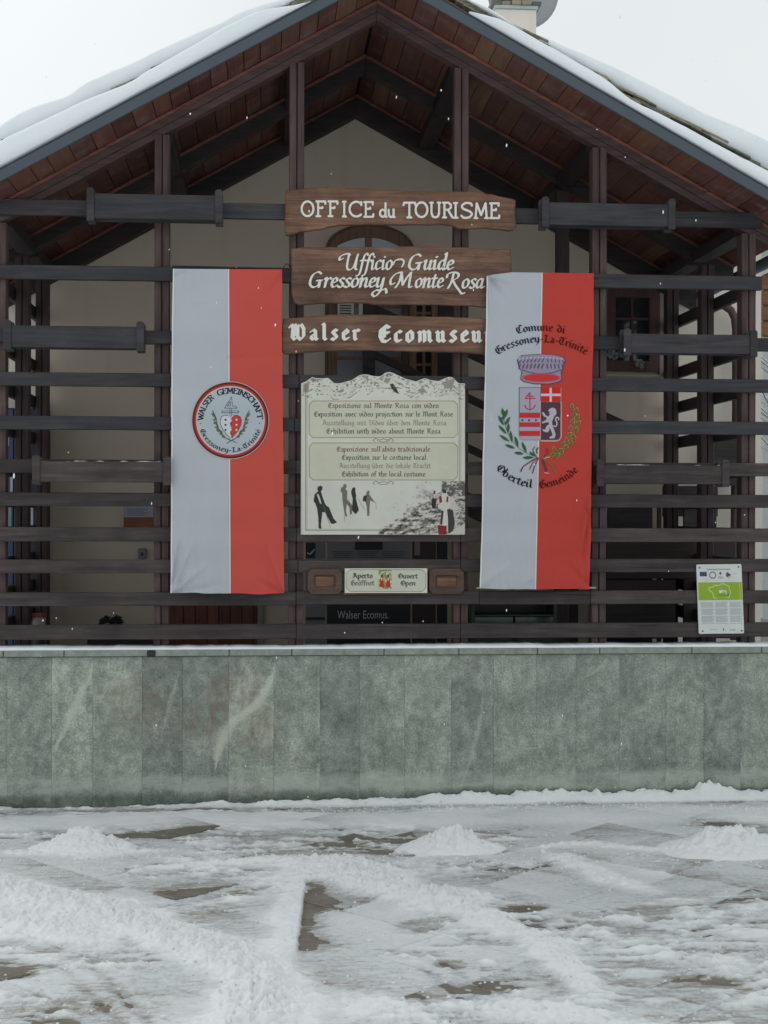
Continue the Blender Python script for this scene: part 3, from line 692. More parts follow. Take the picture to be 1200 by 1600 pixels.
# snow clods
cv=[];cf=[]; rs=random.Random(9)
ico=bmesh.new(); bmesh.ops.create_icosphere(ico,subdivisions=1,radius=1); iv=[v.co.copy() for v in ico.verts]; ifs=[[v.index for v in f.verts] for f in ico.faces]; ico.free()
for _ in range(1300):
    if rs.random()<.45: px,py=rs.uniform(0,1200),rs.gauss(1341,14)
    else: px,py=rs.uniform(0,1200),rs.uniform(1290,1600)
    if rs.random()<.25: px,py=rs.uniform(440,1200),rs.uniform(1256,1268)
    x,y=G(px,py)
    if y>-.2: continue
    s=rs.uniform(.003,.011)*(1.7 if rs.random()<.06 else 1); k=len(cv)
    j=int(np.clip(np.searchsorted(gy_,y),0,ny-1)); i=int(np.clip(np.searchsorted(gx_,x),0,nx-1)); z0=max(float(SZ[j,i]),-.008)
    for v in iv: cv.append((x+v.x*s*rs.uniform(.7,1.2),y+v.y*s*rs.uniform(.7,1.2),z0+s*.3+v.z*s*rs.uniform(.6,1)))
    cf+=[[i_+k for i_ in f] for f in ifs]
o=mesh('snow_clods',cv,cf,groundSnow,None,smooth=True); a=o.data.attributes.new('thick','FLOAT','POINT'); a.data.foreach_set('value',[.05]*len(o.data.vertices))
tag(o,'small clods and crumbs of snow scattered over the plaza','snow clods','snow on the plaza','stuff')

# ------------------------------------------------------------------ terrace wall
zt=PZ(1013,-.12); 
tw=thing('terrace_wall','low terrace wall clad in tall green stone panels below the timber screen','wall',(PX(600,-.1),-.1,0))
box('wall_core',-4.2,6.2,-.085,.25,-.05,zt-.002,copM,tw,0)
js=[-330,-262,-195,-130,-62,11,81,145,222,285,357,428,500,562,632,705,771,838,900,968,1040,1100,1157,1225,1290,1360,1430,1500]
rs=random.Random(5)
for a,b in zip(js[:-1],js[1:]):
    xa,xb=PX(a,-.12,1130),PX(b,-.12,1130); pr=rs.uniform(-.0015,.0015)
    box('stone_panel',xa+.0004,xb-.0004,-.12+pr,-.09,-.04,zt-.055,stoneM,tw,.0007)
cj=[-420,-310,-200,-95,5,100,240,358,456,600,717,840,937,1081,1190,1300,1420,1520]
for a,b in zip(cj[:-1],cj[1:]):
    box('coping_stone',PX(a,-.14,1014)+.003,PX(b,-.14,1014)-.003,-.145,.27,zt-.05,zt-.002+rs.uniform(-.002,.002),copM,tw,.004)
n=700; X,V=np.meshgrid(np.linspace(-4.2,6.2,n),np.linspace(0,1,8))
th=.022+.016*(fbm(X*3,V*0,4,5)-.5)+.010*(fbm(X*14,V*0,3,6)-.5); th=np.clip(th,.006,.05)
prof=np.array([0,.6,.85,.97,1,1,.9,0])[:,None]; yo=np.array([-.137,-.139,-.130,-.11,-.07,0,.1,.14])[:,None]
o=grid('snow_strip',X,yo+0*X+.008*(fbm(X*5,V*0,3,7)-.5),zt-.001+th*prof,roofSnow,None)
tag(o,'thin line of snow along the coping of the terrace wall','snow','snow on the terrace wall','stuff')
# a broken dark knob under the coping
xk,zk=P(236,1022,-.14); o=mesh('iron_bracket',bv(xk-.03,xk+.035,-.155,-.12,zk-.02,zk+.03),BF,dkMetal,tw,bev=.008)
tf=box('terrace_floor',-4.2,6.2,.0,9,.55,.93,plain('pale_terrace_paving',(.30,.29,.27),.8,.2),None,0); struct(tf)

# ================================================================== CHALET
YW=2.8
Xr=P(597,-30,-.5)[0]; Zr=P(597,-30,-.5)[1]+.03
SL=.545
SLOPE={-1:.566,1:.545}
def zs(x): return Zr-SLOPE[1 if x>Xr else -1]*abs(x-Xr)
EL,ER=Xr-3.34,Xr+3.34
ch=thing('chalet','beige plastered chalet with a deep timber porch roof under snow','house',(Xr,YW,.93))
# walls: porch part and the wider body
XL,XRt=-6.0,PX(1191,YW)
x72,x1035=PX(60,YW),PX(1045,YW)
zw=lambda x: zs(x)+.12
def wallpoly(xs,zf): return [(xs[0],.93),(xs[-1],.93)]+[(x,zf(x)) for x in xs[::-1]]
xa,za=P(130,164,2.30); xb,zb_=P(1060,184,2.30); za-=.105; zb_-=.112
MS=.525; Xm=(zb_-za+MS*(xb+xa))/(2*MS); Zm=za+MS*(Xm-xa)
def zm(x): return Zm-MS*abs(x-Xm)
# window and door openings are covered by frames standing proud of the wall
prism('wall',wallpoly([x72,Xm,x1035],lambda x: zm(x)-.02),YW,YW+.3,plasM,ch)
prism('side_wall',wallpoly([XL,x72-.002],lambda x: zm(x)-.02),YW+.04,YW+.3,creamLitM,ch)
prism('side_wall',wallpoly([x1035+.002,XRt],lambda x: zm(x)-.02),YW+.04,YW+.3,creamLitM,ch)
box('end_wall',XRt-.25,XRt,YW+.302,YW+7,.93,3.4,creamLitM,ch,0)
# porch roof boards
rs=random.Random(11)
for sgn in (-1,1):
    SL=SLOPE[sgn]
    x=Xr+sgn*.012; k=0
    while abs(x-Xr)<3.32:
        w=rs.choice((.125,.14,.15,.16)); x1=x+sgn*w; g=.006
        za_,zb2=zs(x),zs(x1-sgn*g); dz=rs.uniform(0,.006)
        # two lengths of board butted at a random joint
        j=rs.choice((.9,1.35,1.9,2.6)); 
        for ya,yb in ((-.47,j-.002),(j+.002,2.79)):
            vs=[(x,ya,za_+dz),(x1-sgn*g,ya,zb2+dz),(x1-sgn*g,yb,zb2+dz),(x,yb,za_+dz),(x,ya,za_+.022+dz),(x1-sgn*g,ya,zb2+.022+dz),(x1-sgn*g,yb,zb2+.022+dz),(x,yb,za_+.022+dz)]
            mesh('soffit_board',vs,BF,soffM,ch)
        x=x1
    xe_=Xr+sgn*3.34
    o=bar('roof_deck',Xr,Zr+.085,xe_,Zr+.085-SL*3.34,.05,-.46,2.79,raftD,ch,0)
    # verge cover of folded grey metal
    bar('verge_cover',Xr+sgn*0,Zr+.088,Xr+sgn*3.40,Zr+.088-SL*3.40,.090,-.505,-.475,fasM,ch,.004)
    bar('verge_cover_top',Xr,Zr+.097,Xr+sgn*3.40,Zr+.097-SL*3.40,.008,-.51,-.40,fasM,ch,0)
    # front double rafter + red trim
    e=3.30
    bar('red_trim',Xr,Zr-.003,Xr+sgn*e,Zr-.003-SL*e,.028,-.02,.0,trimR,ch,.002)
    bar('front_rafter',Xr,Zr-.012,Xr+sgn*e,Zr-.012-SL*e,.075,.002,.13,raftM,ch)
    bar('front_rafter',Xr,Zr-.089,Xr+sgn*e,Zr-.089-SL*e,.062,.006,.13,raftM,ch)
    bar('red_trim',Xr,Zr-.006,Xr+sgn*e,Zr-.006-SL*e,.030,1.335,1.35,trimR,ch,.002)
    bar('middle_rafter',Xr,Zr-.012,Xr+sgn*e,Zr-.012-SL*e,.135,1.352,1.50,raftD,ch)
    bar('red_trim',Xr,Zr-.006,Xr+sgn*e,Zr-.006-SL*e,.026,2.585,2.60,trimR,ch,.002)
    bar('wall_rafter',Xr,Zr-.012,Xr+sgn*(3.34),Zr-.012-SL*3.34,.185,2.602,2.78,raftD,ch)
    # eaves gutter
    xg=Xr+sgn*3.42; zg=zs(xg)+.02
    pts=[]; n=9; vs=[];fs=[]
    for yy in (-.5,2.75):
        for k in range(n): 
            t=math.pi*k/(n-1); vs.append((xg+.07*math.cos(t),yy,zg-.07*math.sin(t)))
    fs=[(k,k+1,k+1+n,k+n) for k in range(n-1)]
    o=mesh('gutter',vs,fs,fasM,ch,smooth=True); md=o.modifiers.new('s','SOLIDIFY'); md.thickness=.004
# purlins above the posts
PXs=[-3,252.5,463,720.5,936.5,1170]
PX_=[PX(p,0,600) for p in PXs]
for x in PX_:
    w=.075; zt_=min(zs(x-w),zs(x+w))-.013
    box('purlin',x-w,x+w,.135,1.345,zt_-.10,zt_,purlM,ch); box('purlin',x-w,x+w,1.505,2.59,zt_-.10,zt_,purlM,ch)
# main roof behind and above
rs=random.Random(4)
for sgn in (-1,1):
    L=6.5 if sgn<0 else 5.25-Xm
    bar('main_roof_deck',Xm,Zm+.02,Xm+sgn*L,Zm+.02-MS*L,.06,2.38,9.5,raftD,ch,0)
    bar('main_verge_board',Xm,Zm+.03,Xm+sgn*L,Zm+.03-MS*L,.14,2.345,2.375,doorD,ch)
    s=0
    while s<L-.3:
        for lay in range(4):
            w=rs.uniform(.16,.42); t=rs.uniform(.018,.040); x0=Xm+sgn*(s+rs.uniform(-.12,.1)); x1=x0+sgn*w
            z=.03+lay*.029+rs.uniform(-.010,.012); y0=2.27+rs.uniform(-.05,.05)+.01*lay
            za_=Zm-MS*abs(x0-Xm)+z; z2=Zm-MS*abs(x1-Xm)+z+rs.uniform(.0,.03)
            ch_=rs.uniform(.0,.03)
            vs=[(x0,y0+ch_,za_-t),(x1,y0,z2-t),(x1+.02,y0+.45,z2-t),(x0,y0+.45,za_-t),(x0,y0+ch_+.008,za_),(x1,y0+.006,z2),(x1+.02,y0+.45,z2),(x0,y0+.45,za_)]
            mesh('roof_slate',vs,BF,slateM,ch,bev=.004)
        s+=.22
# roof snow
def snowroof(name, xs, ztop, base, y0, y1, seed, label, amp=.01):
    n=int((xs[-1]-xs[0])/.02); x=np.linspace(xs[0],xs[-1],n)
    zt_=np.interp(x,xs,ztop); k=np.ones(7)/7; zt_=np.convolve(np.pad(zt_,3,'edge'),k,'valid')
    b=np.array([base(float(q)) for q in x]); t=np.maximum(zt_-b,.0)
    yy=np.array([.05,-.012,-.03,-.02,.01,.05,.12,.25,.5,.9,1.5,2.2,3.0,4.2,5.5,6.9]); pr=np.array([0,.12,.4,.68,.86,.95,1,1,1,1,1,1,1,1,1,1.])
    m=yy<(y1-y0); yy=yy[m]; pr=pr[m]
    X=np.tile(x,(len(yy),1)); t2=np.tile(t,(len(yy),1)); B=np.tile(b,(len(yy),1))
    und=np.clip(yy,0,1)[:,None]*.05*(fbm(X*1.4,yy[:,None]*1.2+X*0,3,seed)-.5)
    Y=y0+yy[:,None]+X*0+.02*(fbm(X*2.5,X*0+yy[:,None],3,seed+1)-.5)*(yy[:,None]>-.5)
    Z=B+t2*pr[:,None]+und+amp*(fbm(X*9,yy[:,None]*6+X*0,4,seed+2)-.5)*(pr[:,None]>0)
    o=grid(name,X,Y,Z,roofSnow,None); tag(o,label,'snow',None,'stuff'); return o
def prof(pts,Y): 
    q=[P(a,b,Y) for a,b in pts]; return [float(a) for a,b in q],[float(b) for a,b in q]
pb=lambda x: zs(x)+.098
xs,zz=prof([(-90,272),(0,224),(15,215),(65,192),(135,158),(175,143),(210,130),(230,114),(260,98),(300,75),(350,45),(400,21),(440,15),(470,13),(484,12)],-.38)
snowroof('porch_roof_snow',xs,zz,pb,-.50,2.3,1,'smooth snow lying on the left slope of the porch roof')
xs,zz=prof([(729,26),(736,26),(765,30),(800,45),(835,65),(880,90),(920,114),(948,130),(956,141),(967,151),(990,165),(1020,178),(1060,198),(1105,222),(1153,249),(1200,271),(1290,322)],-.38)
snowroof('porch_roof_snow',xs,zz,pb,-.50,2.3,2,'smooth snow lying on the right slope of the porch roof')
mb=lambda x: Zm+.09-MS*abs(x-Xm)
xs,zz=prof([(-330,330),(-200,290),(-60,240),(-20,215),(0,198),(30,178),(60,165),(110,150),(130,132),(170,115),(215,97),(245,80),(290,60),(340,40),(375,20),(420,6),(455,0),(500,-25),(560,-62),(600,-68),(650,-30),(690,0),(730,5),(765,17),(785,33),(800,46),(840,57),(880,75),(948,102),(1000,127),(1060,158),(1095,177),(1150,198),(1200,221),(1320,290),(1400,332)],2.41)
snowroof('main_roof_snow',xs,zz,mb,2.30,9.4,3,'thick rounded snow on the higher roof behind the porch roof',.015)
# stone slab sticking out of the snow at the left of the ridge
x0_,z0_=P(455,11,-.44); x1_,z1_=P(488,1,-.44)
st_=mesh('roof_stone',[(x0_,-.49,z0_-.02),(x0_+.10,-.50,z0_-.035),(x1_,-.49,z1_-.03),(x1_,-.2,z1_-.02),(x0_,-.2,z0_-.01),(x0_+.01,-.48,z0_+.03),(x0_+.09,-.49,z0_+.045),(x1_+.0,-.48,z1_+.03),(x1_,-.2,z1_+.05),(x0_,-.2,z0_+.04)],
     [(0,1,2,3,4),(5,6,7,8,9),(0,1,6,5),(1,2,7,6),(2,3,8,7),(3,4,9,8),(4,0,5,9)],slateM,None,bev=.006)
tag(st_,'pale broken stone slab poking from the snow near the ridge at the left','stone')
# chimney and dish
cY=4.4; cx0,cz0=P(774,58,cY); cx1,_=P(838,58,cY); _,czt=P(800,14,cY); zc=zm(cx1)-.2
chim=mesh('chimney',bv(float(cx0),float(cx1),cY,cY+.6,float(zc),float(czt)),BF,creamLitM,ch,bev=.008)
_,c2=P(800,9,cY); _,c3=P(800,2,cY)
box('chimney_flashing',cx0-.015,cx1+.015,cY-.03,cY+.63,float(czt)+.001,float(c2),plain('pale_metal',(.42,.46,.48),.4,.5),chim)
for k in range(5):
    w=(cx1-cx0+.10)/5; box('cap_stone',cx0-.05+k*w+.002,cx0-.05+(k+1)*w-.002,cY-.06+rs.uniform(-.02,.02),cY+.66,float(c2)+.001,float(c3)+rs.uniform(-.01,.012),slateM,chim,.008)
box('cap_stone',cx0+.06,cx1-.06,cY+.05,cY+.55,float(c3)+.02,float(c3)+.12,slateM,chim,.01)
DYs=5.3; dx_,dz_=P(817,-12,DYs); r=57*(DYs+DY)/F
dish=thing('satellite_dish','grey satellite dish seen from the back behind the chimney','satellite dish',(dx_,DYs,zm(dx_)))
vs=[];fs=[];n=40;R_=5
for i in range(R_+1):
    q=i/R_
    for k in range(n): t=2*math.pi*k/n; vs.append((dx_+r*q*math.cos(t),DYs+.15*(q*q)-.15,dz_+r*1.04*q*math.sin(t)))
for i in range(R_):
    for k in range(n): fs.append((i*n+k,i*n+(k+1)%n,(i+1)*n+(k+1)%n,(i+1)*n+k))
o=mesh('reflector',vs,fs,plain('grey_dish_metal',(.30,.32,.33),.5,.4),dish,smooth=True); md=o.modifiers.new('s','SOLIDIFY'); md.thickness=.006
tube('mast',[(dx_,DYs-.18,zm(dx_)-.1),(dx_,DYs-.18,dz_)],.025,dkMetal,dish)
# right window with frame and trim
def window(px0,px1,py0,py1,cols,rows,Y,mat,parent=ch,name='window',fw=.055):
    x0,x1=PX(px0,Y,(py0+py1)/2),PX(px1,Y,(py0+py1)/2); z0,z1=PZ(py1,Y,px0),PZ(py0,Y,px0)
    f=multi(name,[(x0,x1,Y-.06,Y,z0,z0+fw),(x0,x1,Y-.06,Y,z1-fw,z1),(x0,x0+fw,Y-.061,Y,z0+fw,z1-fw),(x1-fw,x1,Y-.061,Y,z0+fw,z1-fw)],mat,parent)
    cw=(x1-x0-2*fw)/cols; rh=(z1-z0-2*fw)/rows; b=.013
    for i in range(cols):
        for j in range(rows):
            box('pane',x0+fw+i*cw+b*(i>0),x0+fw+(i+1)*cw-b*(i<cols-1),Y-.02,Y-.012,z0+fw+j*rh+b*(j>0),z0+fw+(j+1)*rh-b*(j<rows-1),glassM,f,0)
    bars=[(x0+fw+i*cw-b,x0+fw+i*cw+b,Y-.045,Y-.005,z0+fw,z1-fw) for i in range(1,cols)]+[(x0+fw,x1-fw,Y-.044,Y-.006,z0+fw+j*rh-b*.999,z0+fw+j*rh+b*.999) for j in range(1,rows)]
    if bars: multi('glazing_bar',bars,mat,f)
    return f
winM=wood('dark_red_window_wood',(.045,.02,.02),(.075,.036,.034),(.11,.06,.055),'z',.5,.4)
w1=window(944,1028,450,580,2,3,YW-.002,winM,fw=.10)
x0,x1=PX(1028,YW),PX(1036,YW); box('window_trim',x0,x1+.0,YW-.05,YW-.004,PZ(586,YW,1000),PZ(444,YW,1000),plain('grey_beige_trim',(.27,.25,.23),.8,.2),ch)
box('window_sill',PX(940,YW),PX(1036,YW),YW-.10,YW-.004,PZ(590,YW,1000),PZ(586.5,YW,1000),plain('pale_stone_sill',(.36,.34,.31),.7,.2),ch)
rs=random.Random(2)
for cx,cz,sp,n,lab in ((957,553,11,26,'larger bunch of dried flowers at the dark red window, nearer the right flag'),(1000,568,8,14,'smaller bunch of dried flowers at the dark red window, in its right half')):
    vs=[];cf=[]
    for _ in range(n):
        a=rs.uniform(0,6.28);q=rs.uniform(0,1)**.5*sp*.85; x,z=P(cx+q*math.cos(a),cz+q*.9*math.sin(a),YW-.09); s=rs.uniform(.012,.024);k=len(vs)
        for v in iv: vs.append((x+v.x*s,YW-.10+rs.uniform(-.01,.01)+v.y*s*.5,z+v.z*s))
        cf+=[[i_+k for i_ in f] for f in ifs]
    o=mesh('dried_flowers',vs,cf,plain('grey_petals',(.20,.21,.21),.9,.1),None)
    tag(o,lab,'flowers','dried flowers at the dark red window')
# drain pipe
pp=[(1102,470),(1118,474),(1132,478),(1142,485),(1148,497),(1150,515),(1150,560),(1150,640),(1149,720),(1148,800),(1147,900),(1147,1000)]
tube('drain_pipe',[(P(a,b,2.68)[0],2.68,P(a,b,2.68)[1]) for a,b in pp],.040,wood('brown_pipe_paint',(.06,.04,.04),(.085,.06,.058),(.11,.08,.075),'z',.45,.2),ch)
# arched entrance door behind the signs
def archpoly(px0,px1,pyt,pys,pyb,Y,inset=0):
    x0,x1=PX(px0,Y,400)+inset,PX(px1,Y,400)-inset; zt_=PZ(pyt,Y)-inset; zs_=PZ(pys,Y)-inset*.3; zb=PZ(pyb,Y)
    xc=(x0+x1)/2; rx=(x1-x0)/2
    return [(x0,zb),(x1,zb)]+[(xc+rx*math.cos(t),zs_+(zt_-zs_)*math.sin(t)) for t in [math.pi*k/16 for k in range(17)]]
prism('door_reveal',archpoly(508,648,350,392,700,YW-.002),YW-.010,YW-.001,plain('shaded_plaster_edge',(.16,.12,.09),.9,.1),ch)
dr=prism('arched_door',archpoly(513,643,355,392,700,YW-.012),YW-.07,YW-.012,doorM,ch,.006)
Yd=YW-.075
for a,b in ((527,570),(580,627)):
    x0,x1=PX(a,Yd,400),PX(b,Yd,400); xc=PX(576,Yd,400); zt_=lambda x: PZ(372,Yd)-.9*(x-xc)**2
    xs=np.linspace(x0,x1,7); prism('pane',[(x0,PZ(440,Yd)),(x1,PZ(440,Yd))]+[(float(x),float(zt_(x))) for x in xs[::-1]],Yd-.004,Yd+.004,plain('bluish_painted_reflection',(.30,.36,.40),.15,.6),dr)  # pale blue-grey reflection put into the colour of both panes
    box('pane',x0,x1,Yd-.004,Yd+.004,PZ(600,Yd),PZ(452,Yd),plain('bluish_painted_reflection_lower',(.16,.19,.21),.15,.6),dr,0)
box('muntin',PX(570,Yd),PX(580,Yd),Yd-.02,Yd+.002,PZ(690,Yd),PZ(373,Yd),doorM,dr)
for y in (446,478,520,560): box('muntin',PX(526,Yd),PX(627,Yd),Yd-.018,Yd+.003,PZ(y+3,Yd),PZ(y-2,Yd),doorM,dr)
for a,b,c_,d in ((527,471,552,487),(560,474,572,492)):
    o=box('door_notice',PX(a,Yd),PX(c_,Yd),Yd-.026,Yd-.022,PZ(d+26,Yd),PZ(b,Yd),plain('white_paper',(.60,.60,.58),.7,.2),dr,0)
multi('notice_print',[(PX(530,Yd),PX(548,Yd),Yd-.0275,Yd-.0265,PZ(480+4*k,Yd),PZ(478+4*k,Yd)) for k in range(6)],dkMetal,dr)
op=window(640,683,440,700,2,6,YW-.25,doorM,name='open_casement',fw=.06)
box('dark_shutter',PX(684,YW-.3),PX(711,YW-.3),YW-.33,YW-.27,PZ(700,YW-.3),PZ(430,YW-.3),raftD,ch)
# ground floor red-brown door seen under the left flag
xd0,xd1=PX(265,YW),PX(402,YW)
dd=box('lower_door',xd0,xd1,YW-.06,YW-.004,.935,PZ(690,YW),doorD,ch)
nb=7
for k in range(nb):
    w=(xd1-xd0-.06)/nb; box('plank',xd0+.03+k*w+.003,xd0+.03+(k+1)*w-.003,YW-.078,YW-.061,.95,PZ(697,YW),doorD,dd,.003)
box('door_jamb',xd1+.002,PX(412,YW),YW-.05,YW-.004,.935,PZ(690,YW),plain('grey_beige_jamb',(.30,.27,.24),.8,.2),ch)

# ================================================================== TIMBER SCREEN on the terrace wall
scr=thing('timber_screen','dark timber screen of horizontal slats on posts standing on the terrace wall','screen',(PX(600,0),0,zt))
def post(name,x,y,w,z0,z1,mat,parent,front=True):
    """double post: two planks with a narrow gap"""
    g=.004; d=.13
    o=box(name,x-w/2,x-g,y,y+d,z0,z1,mat,parent,.005)
    box('post_half',x+g,x+w/2,y+.001,y+d,z0,z1,mat,o,.005)
    box('post_core',x-g+.0005,x+g-.0005,y+.02,y+d-.02,z0+.005,z1-.005,raftD,o,0)
    return o
for x in PX_:
    post('post',x,.0,.115,zt-.01,zs(x)-.145,postM,scr)
pyl=[(322.5,344.5,24),(428,439.5,22),(528,535,21),(592.5,602.5,21),(662.5,667,21),(727,734.5,21),(780.5,783.5,21),(835.5,835.5,22),(884.5,884.5,21),(935.5,933.5,21),(989,983,23)]
zsl=[]
rs=random.Random(21)
xl,xr=PX(3,-.04)-1.0,PX(1215,-.04)
for i,(l,r,h) in enumerate(pyl):
    z=(PZ(l,-.04,0)+PZ(r,-.04,1190))/2; hh=h*.00497/2; zsl.append((z,hh))
    mt=slatA if i<5 else slatB
    xe=PX(1190,-.04) if i==1 else xr
    if i==0: xe=PX(1190,-.04)
    cuts=[PX(3,-.04)-.35, PX(463,-.04)+rs.uniform(-.02,.02), PX(720,-.04), xe] if i>0 else [PX(3,-.04)-.35,PX(600,-.04),xe]
    if i in (9,): cuts=[cuts[0],PX(463,-.04),PX(749,-.04),PX(923,-.04),xe]
    for a,b in zip(cuts[:-1],cuts[1:]):
        dz=rs.uniform(-.003,.003); y0=-.052+rs.uniform(-.002,.002)
        box('slat',a+.001,b-.001,y0,-.003,z-hh+dz,z+hh+dz,mt,scr,.004)
# side screens
for sgn,xp,lab in ((-1,PX_[0],'dark slatted side screen of the porch at the left'),(1,PX_[5],'dark slatted side screen of the porch at the right')):
    ss=thing('side_screen',lab,'screen',(xp,1.2,.93),'slatted side screens of the porch')
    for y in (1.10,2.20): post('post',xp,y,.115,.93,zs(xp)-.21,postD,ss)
    for i,(z,hh) in enumerate(zsl):
        if i==0: continue
        xx=xp+sgn*.062
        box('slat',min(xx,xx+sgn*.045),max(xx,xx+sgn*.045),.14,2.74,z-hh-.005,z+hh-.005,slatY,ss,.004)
# lone post in the middle of the porch
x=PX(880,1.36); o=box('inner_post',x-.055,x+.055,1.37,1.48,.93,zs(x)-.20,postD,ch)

# ------------------------------------------------------------------ planter boxes hung on the slats
def planter(px0,px1,py0,py1,label,mat,dep=.17):
    Yf=-.052-dep; x0,x1=PX(px0,Yf,py0),PX(px1,Yf,py0); z1,z0=PZ(py0,Yf,(px0+px1)/2),PZ(py1,Yf,(px0+px1)/2)
    t=thing('planter_box',label,'planter',((x0+x1)/2,Yf+dep/2,z0),'empty wooden planter boxes hung on the screen')
    w=.058; rs=random.Random(int(px0+py0))
    box('front_board',x0+w*.6,x1-w*.6,Yf+.012,Yf+.034,z0,z1,mat,t,.003)
    box('back_board',x0+w*.6,x1-w*.6,Yf+dep-.03,Yf+dep-.008,z0,z1,mat,t,.003)
    box('bottom_board',x0+w,x1-w,Yf+.036,Yf+dep-.032,z0+.004,z0+.024,mat,t,.003)
    box('soil',x0+w+.005,x1-w-.005,Yf+.038,Yf+dep-.034,z0+.03,z1-.04,plain('dark_soil',(.03,.022,.017),.95,.1,.3,30),t,.0)
    for a in (x0,x1-w):
        box('end_board',a+.012,a+w-.012,Yf+.04,Yf+dep-.036,z0,z1,mat,t,.003)
        for yy in (Yf,Yf+dep-.042):
            h=.030+rs.uniform(-.004,.004)
            o=box('corner_post',a,a+w,yy,yy+.036,z0-.022,z1+h,mat,t,.003)
            # rounded head
            vs=[];n=8
            for yq in (yy+.003,yy+.033): vs+=[(a+w/2+(w/2-.003)*math.cos(math.pi*k/n),yq,z1+h-.001+.014*math.sin(math.pi*k/n)) for k in range(n+1)]
            fs=[tuple(range(n+1)),tuple(range(2*n+1,n,-1))]+[(k,k+1,k+n+2,k+n+1) for k in range(n)]
            mesh('post_head',vs,fs,mat,o)
    # a trace of snow along the rim
    return t
planter(135,348,303,342,'dark empty planter box on the top beam, left of the brown OFFICE du TOURISME sign',slatA)
planter(847,1056,317,352,'dark empty planter box on the top beam, right of the brown OFFICE du TOURISME sign',slatA)
planter(5,225,509,543,'dark empty planter box on the screen, left of the upper part of the left flag',slatA)
planter(50,267,721,753,'brown empty planter box left of the round emblem flag, with snow on its rim',slatB)
planter(975,1184,522,552,'dark empty planter box below the dark red window at the right',slatA)
planter(933,1140,727,756,'dark empty planter box directly right of the coat of arms flag',slatB)

def rimsnow(px0,px1,py,Yf,label,seed):
    n=60; X_g,V_g=np.meshgrid(np.linspace(PX(px0,Yf),PX(px1,Yf),n),np.linspace(0,1,5)); z=PZ(py,Yf,(px0+px1)/2)
    t=np.clip(fbm(X_g*16,V_g*0,3,seed)-.46,0,1)*.022; o=grid('rim_snow',X_g,Yf+V_g*.022,z+.0005+t*np.sin(V_g*math.pi),roofSnow,None); tag(o,label,'snow',None,'stuff')
rimsnow(62,255,721,-.052-.17+.012,'thin broken line of snow on the rim of the brown planter box at the left',3)
rimsnow(950,1125,727,-.052-.17+.012,'thin broken line of snow on the rim of the planter box at the lower right',9)
# ------------------------------------------------------------------ the three carved name boards
def board(name,top,bot,Y,th,label,mat=signM):
    q=[P(a,b,Y) for a,b in sm(top,4)]+[P(a,b,Y) for a,b in sm(bot,4)]
    q=[(float(a),float(b)+.0022*math.sin(i*2.3)) for i,(a,b) in enumerate(q)]
    x=sum(p[0] for p in q)/len(q); z=min(p[1] for p in q)
    t=thing(name,label,'sign',(x,Y,z),'brown wooden name boards')
    prism('board',q[::-1],Y,Y+th,mat,t,.007); return t
Ys=-.115
b1_=board('wooden_sign',[(446,297),(490,293),(530,293),(575,295),(640,298),(720,299),(735,298),(770,304),(806,312)],[(805,335),(803,359),(760,356),(720,357),(700,351),(640,351),(590,351),(530,352),(500,358),(470,362),(447,367),(445,340)],Ys,.05,'wavy brown board lettered OFFICE du TOURISME, topmost of the three')
def place_letters(specs,font,pen,cap,track=0):
    ps=[]
    for ch_,x0,x1,base in specs:
        st_,w=layout(ch_,font); xs=[p[0] for s in st_ for p in s]; a,b=min(xs),max(xs); m_=.055
        sx=(x1-x0)/(b-a+2*m_); q=sweep([[((u-a+m_)*sx,-v*cap) for u,v in s] for s in st_],[(u*cap,v*cap) for u,v in pen])
        ps.append([[(x0+u,base+v) for u,v in p] for p in q])
    return ps
pen1=rnib(.075,8)
sp=[('O',470,491,338),('F',493,509.5,338),('F',512,528.5,338),('I',534.5,541.5,338.5),('C',544.5,566,338.5),('E',568,584.5,339),('d',592.5,605,339),('u',606,617.5,339.5),
('T',629,650.5,340),('O',648,669,339.5),('U',671,689,340),('R',691,708,340),('I',708,716,340.5),('S',719,739,340.5),('M',740,763.5,341),('E',764.5,781,341)]
letters3d('letter',place_letters(sp,RO,pen1,23),Ys,.008,whiteP,b1_)
b2_=board('wooden_sign',[(455,388),(480,386),(560,386),(640,385),(700,386),(798,390)],[(800,430),(796,478),(720,477),(640,476),(590,476),(560,473),(500,474),(460,473),(455,430)],Ys,.045,'flat brown board lettered Ufficio Guide Gressoney Monte Rosa, middle one of the three')
pen2=nib(.18,.085,38)
ps=setwords('Ufficio',IT,pen2,539,613,421.5,15,shear=.14)+setwords('Guide',IT,pen2,636,708,421.5,15,shear=.14)
ps+=setwords('Gressoney',IT,pen2,481,600,449,15,shear=.14)+setwords('Monte',IT,pen2,617,692,449.5,15,shear=.14)+setwords('Rosa',IT,pen2,699,755,450.5,15,shear=.14)
fl=sweep([sm([(a,b) for a,b in ((614,414),(618,407),(628,405.5),(631,410),(628,417))])],nib(2.6,1.3,-35))
letters3d('letter',ps+[fl],Ys,.007,whiteP,b2_)
b3_=board('wooden_sign',[(442,498),(500,493),(530,491),(600,492),(650,494),(700,495),(762,498),(798,500)],[(800,525),(799,552),(700,550),(640,549),(600,548),(550,547),(500,549),(460,552),(442,551),(440,525)],Ys,.045,'wavy brown board lettered Walser Ecomuseum in blackletter, lowest of the three')
pen3=nib(.30,.10,40)
ps=setwords('Walser',GO,pen3,453,562,531.5,17,track=.34)+setwords('Ecomuseum',GO,pen3,592,781,534.5,18,track=.30)
letters3d('letter',ps,Ys,.007,whiteP,b3_)

